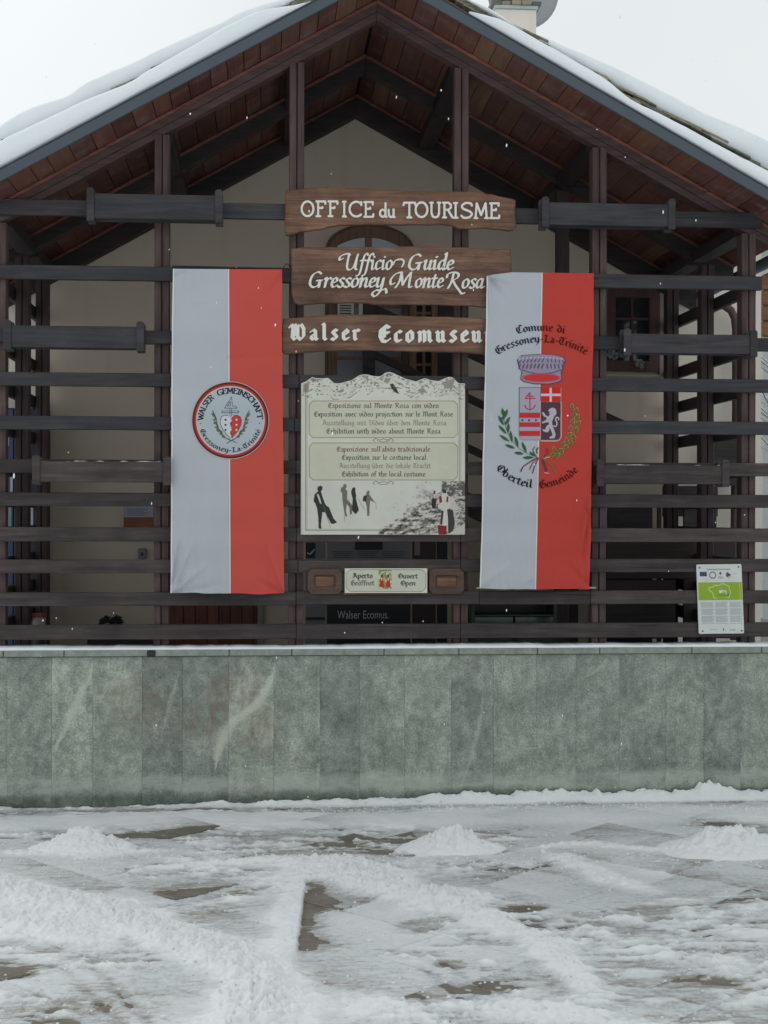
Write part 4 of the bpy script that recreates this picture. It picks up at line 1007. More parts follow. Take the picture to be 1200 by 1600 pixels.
# ------------------------------------------------------------------ exhibition poster board
Yp=-.085
pst=thing('exhibition_board','cream exhibition board with a mountain skyline top edge and four lines of text twice','sign board',(PX(599,Yp),Yp,PZ(836,Yp)))
def cc(x,y): return (430+x/3.636,560+y/3.636)
sky_=[cc(*q) for q in ((147,142),(160,136),(175,130),(192,118),(210,105),(225,110),(240,112),(270,113),(300,110),(318,124),(335,140),(358,141),(380,138),(405,130),(430,125),(455,110),(480,94),(505,90),(530,92),(545,97),(560,100),(580,102),(600,100),(612,92),(622,84),(635,78),(650,77),(668,82),(690,92),(715,103),(740,115),(770,123),(800,131),(825,120),(850,112),(865,116),(880,122),(905,126),(930,128),(955,116),(985,105),(1000,106),(1015,112),(1030,130),(1045,141),(1077,142))]
cv_=Canvas(470,578,728,837,1.9,(206,206,192))
X,Y=cv_.xy(); nrm=lambda a:a
q=fbm(X/3.1,Y/2.6,5,200); q2=fbm(X/14,Y/9,4,201)
# mountains
topy=np.interp(X[0],[a for a,b in sky_],[b for a,b in sky_])[None,:]
dep=Y-topy
m=(dep<32)&(Y<625)
cv_.mask(m,(208,208,196))
q4=(q*.6+fbm(X/1.6,Y/1.4,3,205)*.4)+.35*q2-.006*dep
for a in range(8): cv_.mask(m&(q4>.66+.022*a)&(dep>1.5),tuple(int(198-13*a-k) for k in (0,3,9)))
for pts in (((690,598),(712,590),(706,608),(695,606)),((652,610),(662,606),(668,614),(656,613)),((474,600),(484,596),(482,612),(473,614)),((600,592),(612,590),(606,600)),((570,588),(576,586),(575,600))):
    cv_.poly(pts,(150,143,134))
cv_.poly([(609,600),(614,599),(619,606),(624,616),(617,613),(612,608)],(60,56,54)); cv_.line([(595,606),(610,607)],1.2,(120,115,108))
for k in range(3): cv_.mask(m&(dep>2)&(np.abs(dep-10-k*6-6*q2)<.7)&(q>.5),(140,136,128))
# snowfield and rocks at the bottom
m2=Y>752
cv_.mask(m2,(203,205,194))
edge=752+ (728-X)*.0+0
dline=(X-590)*.62+(Y-836)            # >0 lower right slope
rock=(dline+14*q2>2)&m2
q3=fbm(X/9,Y/8,5,210)*.6+fbm(X/3,Y/3,4,211)*.4+(X-640)/260.-np.abs(Y-795)/260
for a in range(10): cv_.mask(m2&(q3>.50+.028*a)&(X>575),tuple(int(198-8.5*a-k) for k in (0,2,8)))
r=fbm(X/7+Y/11,Y/3.6,6,220); r2=fbm(X/2.2+Y/3,Y/1.5,4,221); r=r*.65+r2*.35
for a in range(14): cv_.mask(rock&(r>.36+.022*a),tuple(int(214-(214-54)*(a/13)**1.3-k) for k in (0,4,12)))
cv_.mask(m2&(X>690)&(Y<775)&(fbm(X/4,Y/4,4,230)>.5),(96,92,86))
# frame lines
fr=(176,178,166); dk=(96,70,62)
def rectline(x0,y0,x1,y1,n,w,c,notch=6):
    p=[(x0+notch,y0),(x1-notch,y0),(x1,y0+notch),(x1,y1-notch),(x1-notch,y1),(x0+notch,y1),(x0,y1-notch),(x0,y0+notch),(x0+notch,y0)]
    if n: cv_.poly(p,n)
    cv_.line(p,w,c)
for x in (477.5,479.5,717.5,720.0): cv_.line([(x,600),(x,829 if x<500 else 760)],.7,dk)
cv_.line([(477.5,829),(662,829)],.8,dk); cv_.line([(479.5,827),(662,827)],.5,dk)
rectline(483,626.5,715,684,(200,199,180),.8,dk); rectline(483,692,715,750,(198,197,178),.8,dk)
for y in (687.5,754):
    for sg in (-1,1):
        cv_.line(sm([(599,y-2),(599+sg*6,y),(599+sg*12,y-2.2),(599+sg*16,y+1),(599+sg*13,y+2.5)]),.9,(92,50,50)); cv_.line(sm([(599,y+3),(599+sg*6,y+2.2),(599+sg*10,y+.5)]),.8,(92,50,50))
pg=nib(.17,.085,40)
for tx,a,b,y,c in (('Esposizione sul Monte Rosa con video',512.5,686,637.6,(96,66,62)),('Exposition avec video projection sur le Mont Rose',490.5,708,651,(74,70,64)),('Ausstellung mit Video über den Monte Rosa',504,698,664.6,(132,130,116)),('Exhibition with video about Monte Rosa',510,689,677.6,(74,62,56)),
    ("Esposizione sull'abito tradizionale",526,672.5,705.8,(96,66,62)),('Exposition sur le costume local',534,666.5,718.6,(74,70,64)),('Ausstellung über die lokale Tracht',530,673,731.6,(132,130,116)),('Exhibition of the local costume',534,665,744.6,(74,62,56))):
    cv_.polys(setline(tx,GO,pg,a,b,y,5.6),c)
# four climbers and two women in costume, in photograph units
def fig(pts,c): cv_.poly([(460+x/4.286,740+y/4.286) for x,y in pts],c)
D=(46,44,44); Md=(112,106,98)
fig([(152,100),(158,88),(175,80),(190,90),(186,108),(178,120),(192,165),(205,200),(215,215),(232,225),(262,300),(286,326),(262,338),(245,335),(205,260),(188,258),(178,340),(182,370),(162,368),(160,300),(152,235),(140,200),(128,185),(134,140),(158,118)],D)
fig([(150,140),(160,135),(172,165),(182,205),(172,200)],(196,196,188)); cv_.line([(460+195/4.286,740+215/4.286),(460+242/4.286,740+362/4.286)],.8,Md)
fig([(330,72),(345,68),(352,85),(342,100),(355,120),(352,170),(365,185),(390,215),(385,270),(372,278),(368,225),(350,205),(345,250),(355,285),(342,290),(332,250),(322,180),(318,120),(308,128),(312,95),(325,88)],Md)
fig([(388,98),(398,90),(408,96),(408,115),(414,150),(412,165),(432,245),(412,272),(398,262),(386,245),(390,170),(380,130),(380,118)],D)
fig([(483,122),(495,112),(506,122),(500,138),(520,165),(545,200),(520,185),(508,180),(504,220),(502,282),(488,286),(484,220),(476,190),(455,182),(462,150),(480,142)],Md)
fig([(486,145),(478,190),(458,180),(464,152)],D)
for a,b in (((338,150),(334,318)),((425,165),(470,240)),((545,195),(548,240)),((376,215),(372,275))): cv_.line([(460+a[0]/4.286,740+a[1]/4.286),(460+b[0]/4.286,740+b[1]/4.286)],.7,Md)
fig([(930,118),(938,112),(945,120),(944,140),(950,200),(945,235),(925,235),(915,205),(925,165),(930,140)],(52,36,38)); fig([(932,138),(944,138),(944,165),(932,165)],(210,205,195)); fig([(930,118),(946,118),(944,132),(931,132)],(150,40,40))
fig([(990,112),(1004,104),(1020,112),(1022,135),(1040,160),(1050,225),(1030,235),(1035,345),(1010,350),(975,345),(985,240),(960,225),(975,180),(968,155),(985,148)],(204,202,192))
fig([(968,152),(985,148),(990,190),(972,200)],(140,34,38)); fig([(1020,148),(1032,158),(1030,190),(1016,195)],(140,34,38)); fig([(990,112),(1004,104),(1020,114),(1016,132),(992,130)],(60,52,50))
fig([(958,345),(1020,350),(1018,408),(965,408)],(132,28,34)); fig([(1022,240),(1060,235),(1075,330),(1060,400),(1030,400),(1028,300)],(58,56,56)); fig([(1040,168),(1060,150),(1100,235),(1100,245),(1045,240)],(196,194,184))
fig([(985,245),(975,340),(990,345),(1000,250)],(58,50,50))
fig([(1045,395),(1142,330),(1142,408),(1040,408)],(196,192,178))
skp=lambda px,py: (py>np.interp(px,[a for a,b in sky_],[b for a,b in sky_])+.2)&(px>470.8)&(px<726.6)&(py<835.6)
cv_.build('printed_face',Yp,printM,pst,skp)
x,z=zip(*[P(a,b,Yp) for a,b in sky_]); q=[(float(a),float(b)) for a,b in zip(x,z)]
q=[(q[0][0],PZ(835.6,Yp,471)),(q[-1][0],PZ(835.6,Yp,726))]+q[::-1]
prism('board',q,Yp+.002,Yp+.028,plain('cream_board_edge',(.50,.50,.44),.6,.3),pst)

# ------------------------------------------------------------------ opening sign between two carved frames
Yo=-.09
og=thing('opening_sign','small cream sign reading Aperto Geöffnet Ouvert Open, below the exhibition board','sign',(PX(603,Yo),Yo,PZ(927,Yo)))
cv_=Canvas(539,888,667.5,926.5,2.4,(212,212,196))
def rl(x0,y0,x1,y1,n,c,w=.8,fill=None):
    p=[(x0+n,y0),(x1-n,y0),(x1,y0+n),(x1,y1-n),(x1-n,y1),(x0+n,y1),(x0,y1-n),(x0,y0+n),(x0+n,y0)]
    if fill: cv_.poly(p,fill)
    cv_.line(p,w,c)
rl(541,890,665.5,924.5,6,(110,104,92),.8,(196,197,180))
for tx,a,b,y,c in (('Aperto',551,583,903.5,(60,56,54)),('Geöffnet',548,585,914.8,(112,112,100)),('Ouvert',622,653,904,(72,80,74)),('Open',626,650,915,(72,80,74))):
    cv_.polys(setline(tx,GO,nib(.22,.12,40),a,b,y,5.6),c)
cv_.poly([(591.5,890.5),(612,890.5),(612,920),(591.5,920)],(206,200,164))
X,Y=cv_.xy(); m=(X>591.5)&(X<612)&(Y>890.5)&(Y<920)
cv_.mask(m&(Y<906+3*fbm(X/2,Y/2,3,1))&(fbm(X/3,Y/3,4,241)>.42),(128,142,92)); cv_.mask(m&(Y>908)&(fbm(X/3,Y/3,4,243)>.52),(120,140,80))
for cx in (596.5,606.5):
    cv_.poly([(cx-1.4,901),(cx+1.4,901),(cx+2.4,906),(cx+4,917),(cx-3.6,917.5),(cx-2.2,906)],(186,34,36)); cv_.poly([(cx-1.3,898),(cx+1.3,898),(cx+1.2,901.5),(cx-1.2,901.5)],(60,34,30)); cv_.poly([(cx-1,903),(cx+1,903),(cx+.8,907),(cx-.8,907)],(220,214,196))
cv_.build('printed_face',Yo,printM,og)
prism('board',[(PX(539,Yo),PZ(926.6,Yo,603)),(PX(667.5,Yo),PZ(926.6,Yo,603)),(PX(667.5,Yo),PZ(888,Yo,603)),(PX(539,Yo),PZ(888,Yo,603))],Yo+.0015,Yo+.022,plain('cream_board_edge_small',(.45,.44,.38),.6,.3),og)
box('ledge',PX(537,Yo),PX(669,Yo),Yo+.006,Yo+.03,PZ(929.5,Yo),PZ(926.9,Yo),signM,og)
frM=wood('carved_frame_wood',(.055,.034,.026),(.095,.06,.045),(.14,.09,.07),'x',.6,.4)
for a,b,lab in ((481,534,'carved octagonal wooden panel left of the opening sign'),(671,725,'carved octagonal wooden panel right of the opening sign')):
    y0,y1=889,928
    def oc(i,n):
        return [(a+i+n,y0+i),(b-i-n,y0+i),(b-i,y0+i+n),(b-i,y1-i-n),(b-i-n,y1-i),(a+i+n,y1-i),(a+i,y1-i-n),(a+i,y0+i+n)]
    t=thing('carved_panel',lab,'carved panel',(PX((a+b)/2,Yo),Yo,PZ(y1,Yo)),'carved panels beside the opening sign')
    o_=[P(*p,Yo) for p in oc(0,6)]; i_=[P(*p,Yo) for p in oc(9,2)]; j_=[P(*p,Yo) for p in oc(12,1)]
    vs=[(float(x),Yo+.006,float(z)) for x,z in o_]+[(float(x),Yo-.006,float(z)) for x,z in i_]+[(float(x),Yo+.016,float(z)) for x,z in j_]+[(float(x),Yo+.034,float(z)) for x,z in o_]
    fs=[(k,(k+1)%8,(k+1)%8+8,k+8) for k in range(8)]+[(k+8,(k+1)%8+8,(k+1)%8+16,k+16) for k in range(8)]+[((k+1)%8,k,k+24,(k+1)%8+24) for k in range(8)]
    mesh('frame',vs,fs,frM,t)
    prism('inner_panel',[(float(x),float(z)) for x,z in j_],Yo+.012,Yo+.03,signM,t)

# ------------------------------------------------------------------ flags
def flag(cor,split,Y0,seed,label,red,topfn,creases=()):
    (tlx,tly),(trx,try_),(brx,bry),(blx,bly)=cor
    def Yf(px,py):
        v=np.clip((py-tly)/(bly-tly),0,1.05); u=(px-tlx)/(trx-tlx)
        w=.045*(fbm(u*3.2+v*.7,v*1.8,3,seed)-.5)*(.35+v)+.018*np.sin(u*6+seed+v)*v*.6
        # held back by the slats between which it sags
        w=w+.0035*np.sin(py/54*2*math.pi)
        d=fbm((u*1.0-v*.35)*14+3,v*3,3,seed+3)-.5
        w=w+.045*d*np.exp(-((u-.15)/.22)**2)*np.exp(-((1-v)/.22)**2)
        w=w+.035*d*np.exp(-((u-.95)/.14)**2)*np.exp(-((1-v)/.35)**2)
        w=w+.018*(fbm(u*9,v*16,3,seed+8)-.5)*np.exp(-(v/.07)**2)
        for (ax,ay,bx,by,hh,ww) in creases:
            vx,vy=bx-ax,by-ay; l2=vx*vx+vy*vy; q=np.clip(((px-ax)*vx+(py-ay)*vy)/l2,0,1)
            dd=np.hypot(px-ax-q*vx,py-ay-q*vy); w=w+1.9*hh*np.exp(-(dd/ww)**2)*(1-q)**.6
        return Y0+w
    t=thing('flag',label,'flag',(PX((tlx+trx)/2,Y0),Y0,PZ(bly,Y0)),'red and white flags hung on the screen')
    nv=150
    def piece(name,u0,u1,mat,nu):
        U,V=np.meshgrid(np.linspace(u0,u1,nu),np.linspace(0,1,nv))
        sp=split[0]+(split[1]-split[0])*V
        lx=tlx+(blx-tlx)*V+1.6*(fbm(V*5,V*0,3,seed+5)-.5)*2; rx=trx+(brx-trx)*V+1.6*(fbm(V*5,V*0,3,seed+6)-.5)*2
        PXx=np.where(U<=.5,lx+(sp-lx)*U*2,sp+(rx-sp)*(U-.5)*2)
        top=topfn(PXx); bot=bly+(bry-bly)*U+2.2*(fbm(U*4,V*0,3,seed+7)-.5)*2
        PYy=top+(bot-top)*V
        y=Yf(PXx,PYy); X,Z=P(PXx,PYy,y)
        if name in('seam','hem'): y=y-.0025
        return grid(name,X,y,Z,mat,t)
    piece('white_half',0,.497,whiteC,60); piece('red_half',.503,1,red,60); piece('seam',.4935,.5065,seamC,3)
    piece('hem',-.002,.010,hemC,3)
    # hanging rod behind the top edge
    return t,Yf
f1,Y1=flag(((270.5,420),(440,421),(444,928),(267,926)),(357,359.5),-.155,3,'red and white flag with a round Walser Gemeinschaft emblem, left of the wooden name boards',redC1,lambda x:420+(x-270)*.006,
  ((267,928,300,850,-.022,3.5),(267,928,284,840,.018,3),(267,928,325,880,-.016,3.5),(267,928,350,912,.012,3),(444,928,420,860,-.016,4),(444,928,400,905,.014,3.5),(444,830,425,700,.010,5),(275,430,300,425,.01,3),(357,560,440,556,.006,2.5),(300,480,350,470,.004,3),(440,430,415,470,.010,4)))
tube('rod',[(PX(268,-.13),-.13,PZ(421.5,-.13)),(PX(455,-.13),-.13,PZ(422.5,-.13))],.008,dkMetal,f1)
tube('tie',[(x,y,z) for x,y,z in [(PX(441,-.14),-.15,PZ(422,-.14)),(PX(447,-.14),-.12,PZ(414,-.14)),(PX(455,-.14),-.09,PZ(418,-.14))]],.004,dkMetal,f1,6)
cv_=Canvas(299,594,421,720,2.6)
X,Y=cv_.xy(); R_=np.hypot(X-360,Y-656.8)
cv_.mask(R_<60.8,(214,172,170)); cv_.mask(R_<59.6,(70,38,40)); cv_.mask(R_<58.3,(98,48,46)); cv_.mask(R_<56.8,(150,62,56)); cv_.mask(R_<55.2,(186,74,66)); cv_.mask(R_<53.4,(222,190,192)); cv_.mask(R_<52.2,(176,186,192))
ink=(44,44,56)
cv_.polys(setarc('WALSER',RO,nib(.22,.09,8),360,657,42.5,179,126,8.6),ink)
cv_.polys(setarc('GEMEINSCHAFT',RO,nib(.22,.09,8),360,657,42.5,116,3,8.6),ink)
cv_.polys(setarc('Gressoney-La-Trinité',GO,nib(.20,.09,40),360,657,50.0,197,343,5.6,down=True),ink)
for a,b in ((313.3,661.8),(405.6,661.8)): cv_.line([(a,b),(a+.1,b)],1.8,ink)
e=lambda x,y:(290+x/8.571,580+y/8.571)
def hp(sgn): return [e(606,905),e(606+sgn*30,875),e(606+sgn*95,800),e(606+sgn*135,720),e(606+sgn*142,660),e(606+sgn*125,610),e(606+sgn*85,588),e(606+sgn*40,596),e(606,630)]
cv_.poly(hp(-1),(204,206,212)); cv_.poly(hp(1),(196,70,64))
cv_.line(hp(-1)[:-1],.9,ink); cv_.line(hp(1)[:-1],.9,ink)
for k in range(5): 
    y=650+60*k; cv_.line([e(606,y-25),e(600,y),e(612,y+5),e(606,y+25)],1.3,(70,40,48) if k%2 else (220,200,200))
for k in range(3):
    cv_.line([e(535,650+68*k),e(535,651+68*k)],3.6,(66,40,56)); cv_.line([e(682,650+68*k),e(682,651+68*k)],3.2,(226,214,212))
# house mark above the heart
dk_=(40,42,52)
for pts in ([(615,345),(522,495),(690,495),(672,468),(628,468),(615,345)],[(600,405),(560,465),(598,465),(600,405)],[(595,495),(595,600)],[(618,495),(618,600)],[(490,532),(712,532),(706,556),(484,556),(490,532)]):
    cv_.line([e(*p) for p in pts],.9,dk_)
def leaf(c,x,y,ang,L,wd,col):
    a=math.radians(ang); pts=[]
    for t in range(13):
        q=t/12*2; s=q if q<=1 else 2-q; w=math.sin(math.pi*s)**.8*wd*(1 if q<=1 else -1)
        pts.append((x+math.cos(a)*L*s-math.sin(a)*w, y-math.sin(a)*L*s-math.cos(a)*w))
    c.poly(pts,col)
gr=(84,96,76)
for sg in (-1,1):
    stem=[(606,930),(606+sg*90,880),(606+sg*150,800),(606+sg*185,700),(606+sg*200,620),(606+sg*245,530)]
    cv_.line(sm([e(*p) for p in stem]),1.6,gr)
    for i,(x,y) in enumerate(((70,890),(110,850),(140,810),(165,760),(180,710),(190,660),(198,610))):
        X_a,Y_a=e(606+sg*x,y); leaf(cv_,X_a,Y_a,90-sg*52 if i%2==0 else 90-sg*28,9.5-.4*i if i<6 else 10,1.5,gr if sg<0 or i%2 else (98,104,80))
        leaf(cv_,X_a,Y_a,90-sg*75,7,1.3,(104,110,84))
cv_.line([e(550,965),e(660,905)],1.5,gr); cv_.line([e(680,955),e(560,905)],1.5,gr)
cv_.build('emblem',lambda a,b: Y1(a,b)-.004,clothP,f1)

f2,Y2=flag(((761.5,428),(928,427),(921,920),(750,920.5)),(847,836.5),-.165,11,'red and white flag with a crowned coat of arms, right of the wooden name boards',redC2,
  lambda x: np.interp(x,[755,762,770,800,840,850,928],[434,431,429,425.5,426,426,427]),
  ((762,430,800,440,-.02,3.5),(762,432,790,470,.018,4),(762,434,772,520,-.014,4),(921,780,905,860,-.024,4),(918,800,911,880,.02,3.5),(752,600,762,560,.016,4),(832,905,815,912,-.010,2),(750,915,800,880,-.010,5),(765,640,775,520,.008,5),(921,915,880,880,.010,5)))
tube('rod',[(PX(766,-.13),-.13,PZ(430,-.13)),(PX(935,-.13),-.13,PZ(430,-.13))],.008,dkMetal,f2)
box('rod',PX(745,-.135),PX(932,-.135),-.14,-.12,PZ(920.5,-.13),PZ(917.5,-.13),plain('pale_batten',(.35,.31,.26),.7,.2),f2)
cv_=Canvas(766,496,924,776,2.3)
tcx=841.5
def txt2(ps):
    for p in ps:
        cx=sum(a for a,b in p)/len(p); cv_.poly(p,(38,36,44) if cx<843 else (92,28,28))
txt2(setarc('Comune di',GO,nib(.22,.09,40),845,669,152,104.2,75.6,8.6))
txt2(setarc('Gressoney-La-Trinité',GO,nib(.22,.09,40),846,664,129,122,57.5,8.6))
txt2(setarc('Oberteil',GO,nib(.22,.09,40),841,676,87,220,264,8.8,down=True)); txt2(setarc('Gemeinde',GO,nib(.22,.09,40),841,676,87,271,317,8.8,down=True))
# crown
def c2(x,y): return (740+x/4.445,420+y/4.445)
lil=(150,140,160); lid=(96,78,100)
cv_.poly([c2(*p) for p in ((300,630),(330,600),(380,596),(470,590),(560,596),(622,610),(640,635),(624,692),(610,718),(614,772),(582,792),(520,804),(420,802),(345,786),(324,768),(332,715),(314,692))],(92,72,94))
cv_.poly([c2(*p) for p in ((308,625),(330,605),(380,600),(470,594),(560,600),(620,615),(632,635),(618,690),(604,715),(608,770),(580,785),(520,797),(420,795),(350,780),(330,765),(338,715),(322,690))],lil)
for k in range(12):
    x=318+k*26.5; y=625-10*math.sin(math.pi*k/11); cv_.line([c2(x,y),c2(x+1,y)],2.4,(196,190,202)); cv_.line([c2(x+10,y+12),c2(x-2+16*(k>6),y+30)],1.8,lid)
    cv_.line([c2(x+6,y+40+8*math.sin(math.pi*k/11)),c2(x-4+14*(k>6),y+66+8*math.sin(math.pi*k/11))],2.4,lid if k%2 else (96,84,104))
cv_.line(sm([c2(*p) for p in ((335,700),(400,722),(470,728),(550,722),(606,700))]),1.6,lid)
cv_.poly([c2(470+135*math.cos(t),757+32*math.sin(t)) for t in np.linspace(0,6.283,30)],(176,96,120)); cv_.poly([c2(470+120*math.cos(t),757+26*math.sin(t)) for t in np.linspace(0,6.283,30)],(196,64,62))
# shield
def sh(x,y): return (760+x/7.5,580+y/7.5)
def rc(x0,y0,x1,y1,c): cv_.poly([sh(x0,y0),sh(x1,y0),sh(x1,y1),sh(x0,y1)],c)
sd_=(168,160,178); rd=(196,56,52)
rc(382,186,638,762,(116,100,120)); cv_.poly([sh(*p) for p in ((382,760),(638,760),(620,808),(420,808),(392,795))],(150,140,158))
rc(390,194,632,486,sd_); rc(388,490,630,544,rd); rc(388,548,630,598,sd_); rc(386,602,630,650,rd); rc(386,654,630,698,sd_); rc(386,702,630,756,rd); cv_.poly([sh(*p) for p in ((386,760),(630,760),(630,800),(420,802),(392,790))],sd_)
for x in (420,500,580): cv_.line([sh(x,574),sh(x+1,575)],3.6,(80,52,70))
for pts in ([(510,255),(510,450)],[(455,318),(510,250),(512,300)],[(455,320),(572,318)],[(490,292),(552,294)]): cv_.line([sh(*p) for p in pts],1.8,(178,50,62))
cv_.line(sm([sh(*p) for p in ((452,400),(468,432),(508,452),(550,432),(570,400))]),1.8,(178,50,62))
cv_.poly([sh(*p) for p in ((630,355),(884,355),(884,780),(862,812),(830,826),(650,828),(630,822))],(204,150,150)); cv_.poly([sh(*p) for p in ((638,360),(870,360),(868,770),(850,798),(820,806),(638,806))],(86,64,70))
rc(638,196,872,358,(196,50,46)); rc(638,264,878,292,(206,196,206)); rc(741,194,766,358,(206,196,206)); rc(872,194,880,360,(206,150,150))
cv_.poly([sh(*p) for p in ((725,465),(735,445),(760,430),(790,428),(812,445),(822,480),(815,510),(795,528),(782,560),(768,595),(775,640),(795,690),(812,740),(800,785),(745,790),(738,772),(775,752),(768,720),(748,672),(735,668),(738,695),(715,718),(668,705),(655,680),(690,684),(702,645),(735,622),(728,600),(695,600),(655,614),(650,596),(702,570),(705,545),(672,530),(650,492),(668,475),(692,512),(722,532),(748,505),(728,492),(748,482))],(182,178,190))
cv_.line(sm([sh(*p) for p in ((785,640),(812,648),(828,610),(812,570),(822,540),(845,548),(846,570))]),1.5,(206,204,214))
# wreath and ribbon
g1=(62,98,66)
st1=[(590,1005),(480,965),(370,890),(290,790),(235,680),(205,560),(215,470)]
cv_.line(sm([sh(*p) for p in st1]),1.2,g1)
for x,y,a,L in ((205,545,100,16),(205,560,70,17),(205,640,118,19),(215,640,60,17),(240,740,132,20),(250,730,85,17),(275,825,148,20),(300,840,98,20),(340,905,160,18),(375,890,108,19),(440,970,172,16),(470,960,112,20),(560,1010,182,19),(590,1000,150,14),(215,560,150,6)):
    q=sh(x,y); leaf(cv_,q[0],q[1],a,L,2.6,g1)
g2=(112,104,58); cr_=(196,150,110)
st2=[(700,1010),(790,985),(880,930),(950,850),(1010,760),(1040,640),(1040,520),(1005,410)]
for off,cc_ in ((1.2,cr_),(0,g2)):
    cv_.line(sm([sh(*p) for p in st2]),2+off,cc_)
    rs=random.Random(6)
    for x,y in ((1005,430),(1050,470),(1010,520),(1060,550),(1000,600),(1065,620),(985,680),(1050,700),(960,750),(1030,790),(940,820),(995,850),(890,860),(940,900),(850,930),(880,960),(800,930),(820,1000),(770,985)):
        a=rs.uniform(20,110); L=rs.uniform(9,13); q=sh(x,y); leaf(cv_,q[0]-L*.4*math.cos(math.radians(a)),q[1]+L*.4*math.sin(math.radians(a)),a,L+off,2.6+off*.6,cc_)
for pts,c,w in (([(600,1010),(500,1070),(430,1120),(405,1175)],(116,34,50),2.4),([(605,1015),(545,1070),(500,1180)],(196,190,190),1.8),([(600,1020),(540,1080),(505,1150)],(150,40,44),1.8),([(612,1020),(570,1100),(540,1195)],(60,92,64),2.2),([(560,960),(545,920),(570,885)],(140,36,44),1.8),([(595,960),(590,920),(605,900)],(70,104,72),3),([(660,1040),(700,1160)],(110,62,66),4.5),([(680,1040),(760,1100),(815,1195)],(128,112,56),2.4),([(675,1030),(690,985),(720,950),(705,905)],(130,60,66),2.2),([(670,1025),(740,1005)],(216,180,176),1.2),([(680,1190),(735,1195)],(220,190,186),1.2)):
    cv_.line(sm([sh(*p) for p in pts]),w,c)
cv_.build('coat_of_arms',lambda a,b: Y2(a,b)-.004,clothP,f2)

# ------------------------------------------------------------------ small information sign at the right
Yi=-.075
inf=thing('information_sign','small white information sign with a green band, low on the screen at the right','sign',(PX(1126,Yi),Yi,PZ(990,Yi)))
def iq(x,y): 
    u=(x-248)/(865-248); v=(y-183)/(1115-183)
    return (1088+70.5*u+4.0*v*(1)-0*u, 882-.8*u+108.5*v)
cv_=Canvas(1086,879,1165,993,3.0)
def ip(pts,c): cv_.poly([iq(*p) for p in pts],c)
def ir(x0,y0,x1,y1,c): ip(((x0,y0),(x1,y0),(x1,y1),(x0,y1)),c)
ip(((260,183),(853,183),(865,196),(868,1102),(856,1115),(262,1115),(248,1102),(248,196)),(206,212,208))
ir(262,425,858,665,(142,172,50)); ir(825,430,835,655,(176,196,100))
cv_.line([iq(*p) for p in ((470,635),(455,560),(410,530),(412,490),(470,488),(480,465),(545,468),(570,450),(620,445),(640,465),(680,475),(690,530),(705,555),(690,600),(680,630),(640,632))],1.0,(212,222,170)); cv_.line([iq(470,635),iq(510,636)],.9,(212,222,170))
ir(548,535,580,568,(228,232,224)); ip(((548,530),(575,480),(600,530)),(150,160,140)); cv_.line([iq(p,q) for p,q in ((590,560),(592,530),(600,530),(602,560))],.8,(228,232,224)); cv_.line([iq(p,q) for p,q in ((612,560),(622,535),(634,560))],.8,(228,232,224)); cv_.line([iq(p,q) for p,q in ((635,535),(645,552),(640,585))],.8,(228,232,224)); cv_.line([iq(650,610),iq(685,580)],1.2,(84,92,74))
ir(530,588,640,606,(118,150,40))
ir(290,283,386,343,(36,62,108))
for k in range(12): a=k*math.pi/6; q=iq(338+22*math.cos(a),313+19*math.sin(a)); cv_.line([q,(q[0]+.05,q[1])],.5,(196,180,90))
for cx,cy,r in ((467,328,42),): cv_.line([iq(cx+r*math.cos(t),cy+r*math.sin(t)) for t in np.linspace(0,6.283,18)],1.4,(84,92,84)); ir(452,308,484,350,(214,210,206))
ir(440,360,494,374,(150,60,56)); ip([(572+16*math.cos(t),305+22*math.sin(t)) for t in np.linspace(0,6.283,12)],(92,96,94)); ir(542,345,605,380,(176,180,178))
ip(((645,330),(665,285),(680,295),(690,310),(718,315),(700,345),(660,360)),(82,72,78)); ip(((660,345),(645,310),(672,290)),(150,44,56)); cv_.line([iq(680,375),iq(720,345)],1.6,(206,180,90)); ir(742,308,810,314,(160,164,164))
ir(390,244,712,260,(150,156,150))
for x0,x1 in ((290,462),(486,650),(684,845)):
    y=690
    k=0
    while y<985:
        if k%9!=7: ir(x0,y,x1-(22 if k%4==3 else 0),y+6.5,(158,166,166))
        y+=11; k+=1
ir(395,1050,490,1062,(176,182,178)); ir(670,1055,745,1080,(176,182,178)); ir(580,1045,597,1062,(120,60,62)); ir(584,1062,593,1080,(90,90,90))
for x,y in ((290,228),(822,222),(303,1078),(835,1078)): cv_.line([iq(x,y),iq(x+1,y)],2.2,(84,84,80))
cv_.build('printed_face',Yi,printM,inf)
q=[P(*iq(*p),Yi) for p in ((260,183),(853,183),(865,196),(868,1102),(856,1115),(262,1115),(248,1102),(248,196))]
prism('panel',[(float(a),float(b)) for a,b in q],Yi+.0015,Yi+.010,plain('white_enamel_edge',(.6,.62,.6),.4,.4),inf)
for x,y in ((290,228),(822,222),(303,1078),(835,1078)):
    x_,z_=P(*iq(x,y),Yi); tube('screw',[(x_,Yi-.004,z_),(x_,Yi+.001,z_)],.006,dkMetal,inf,8)

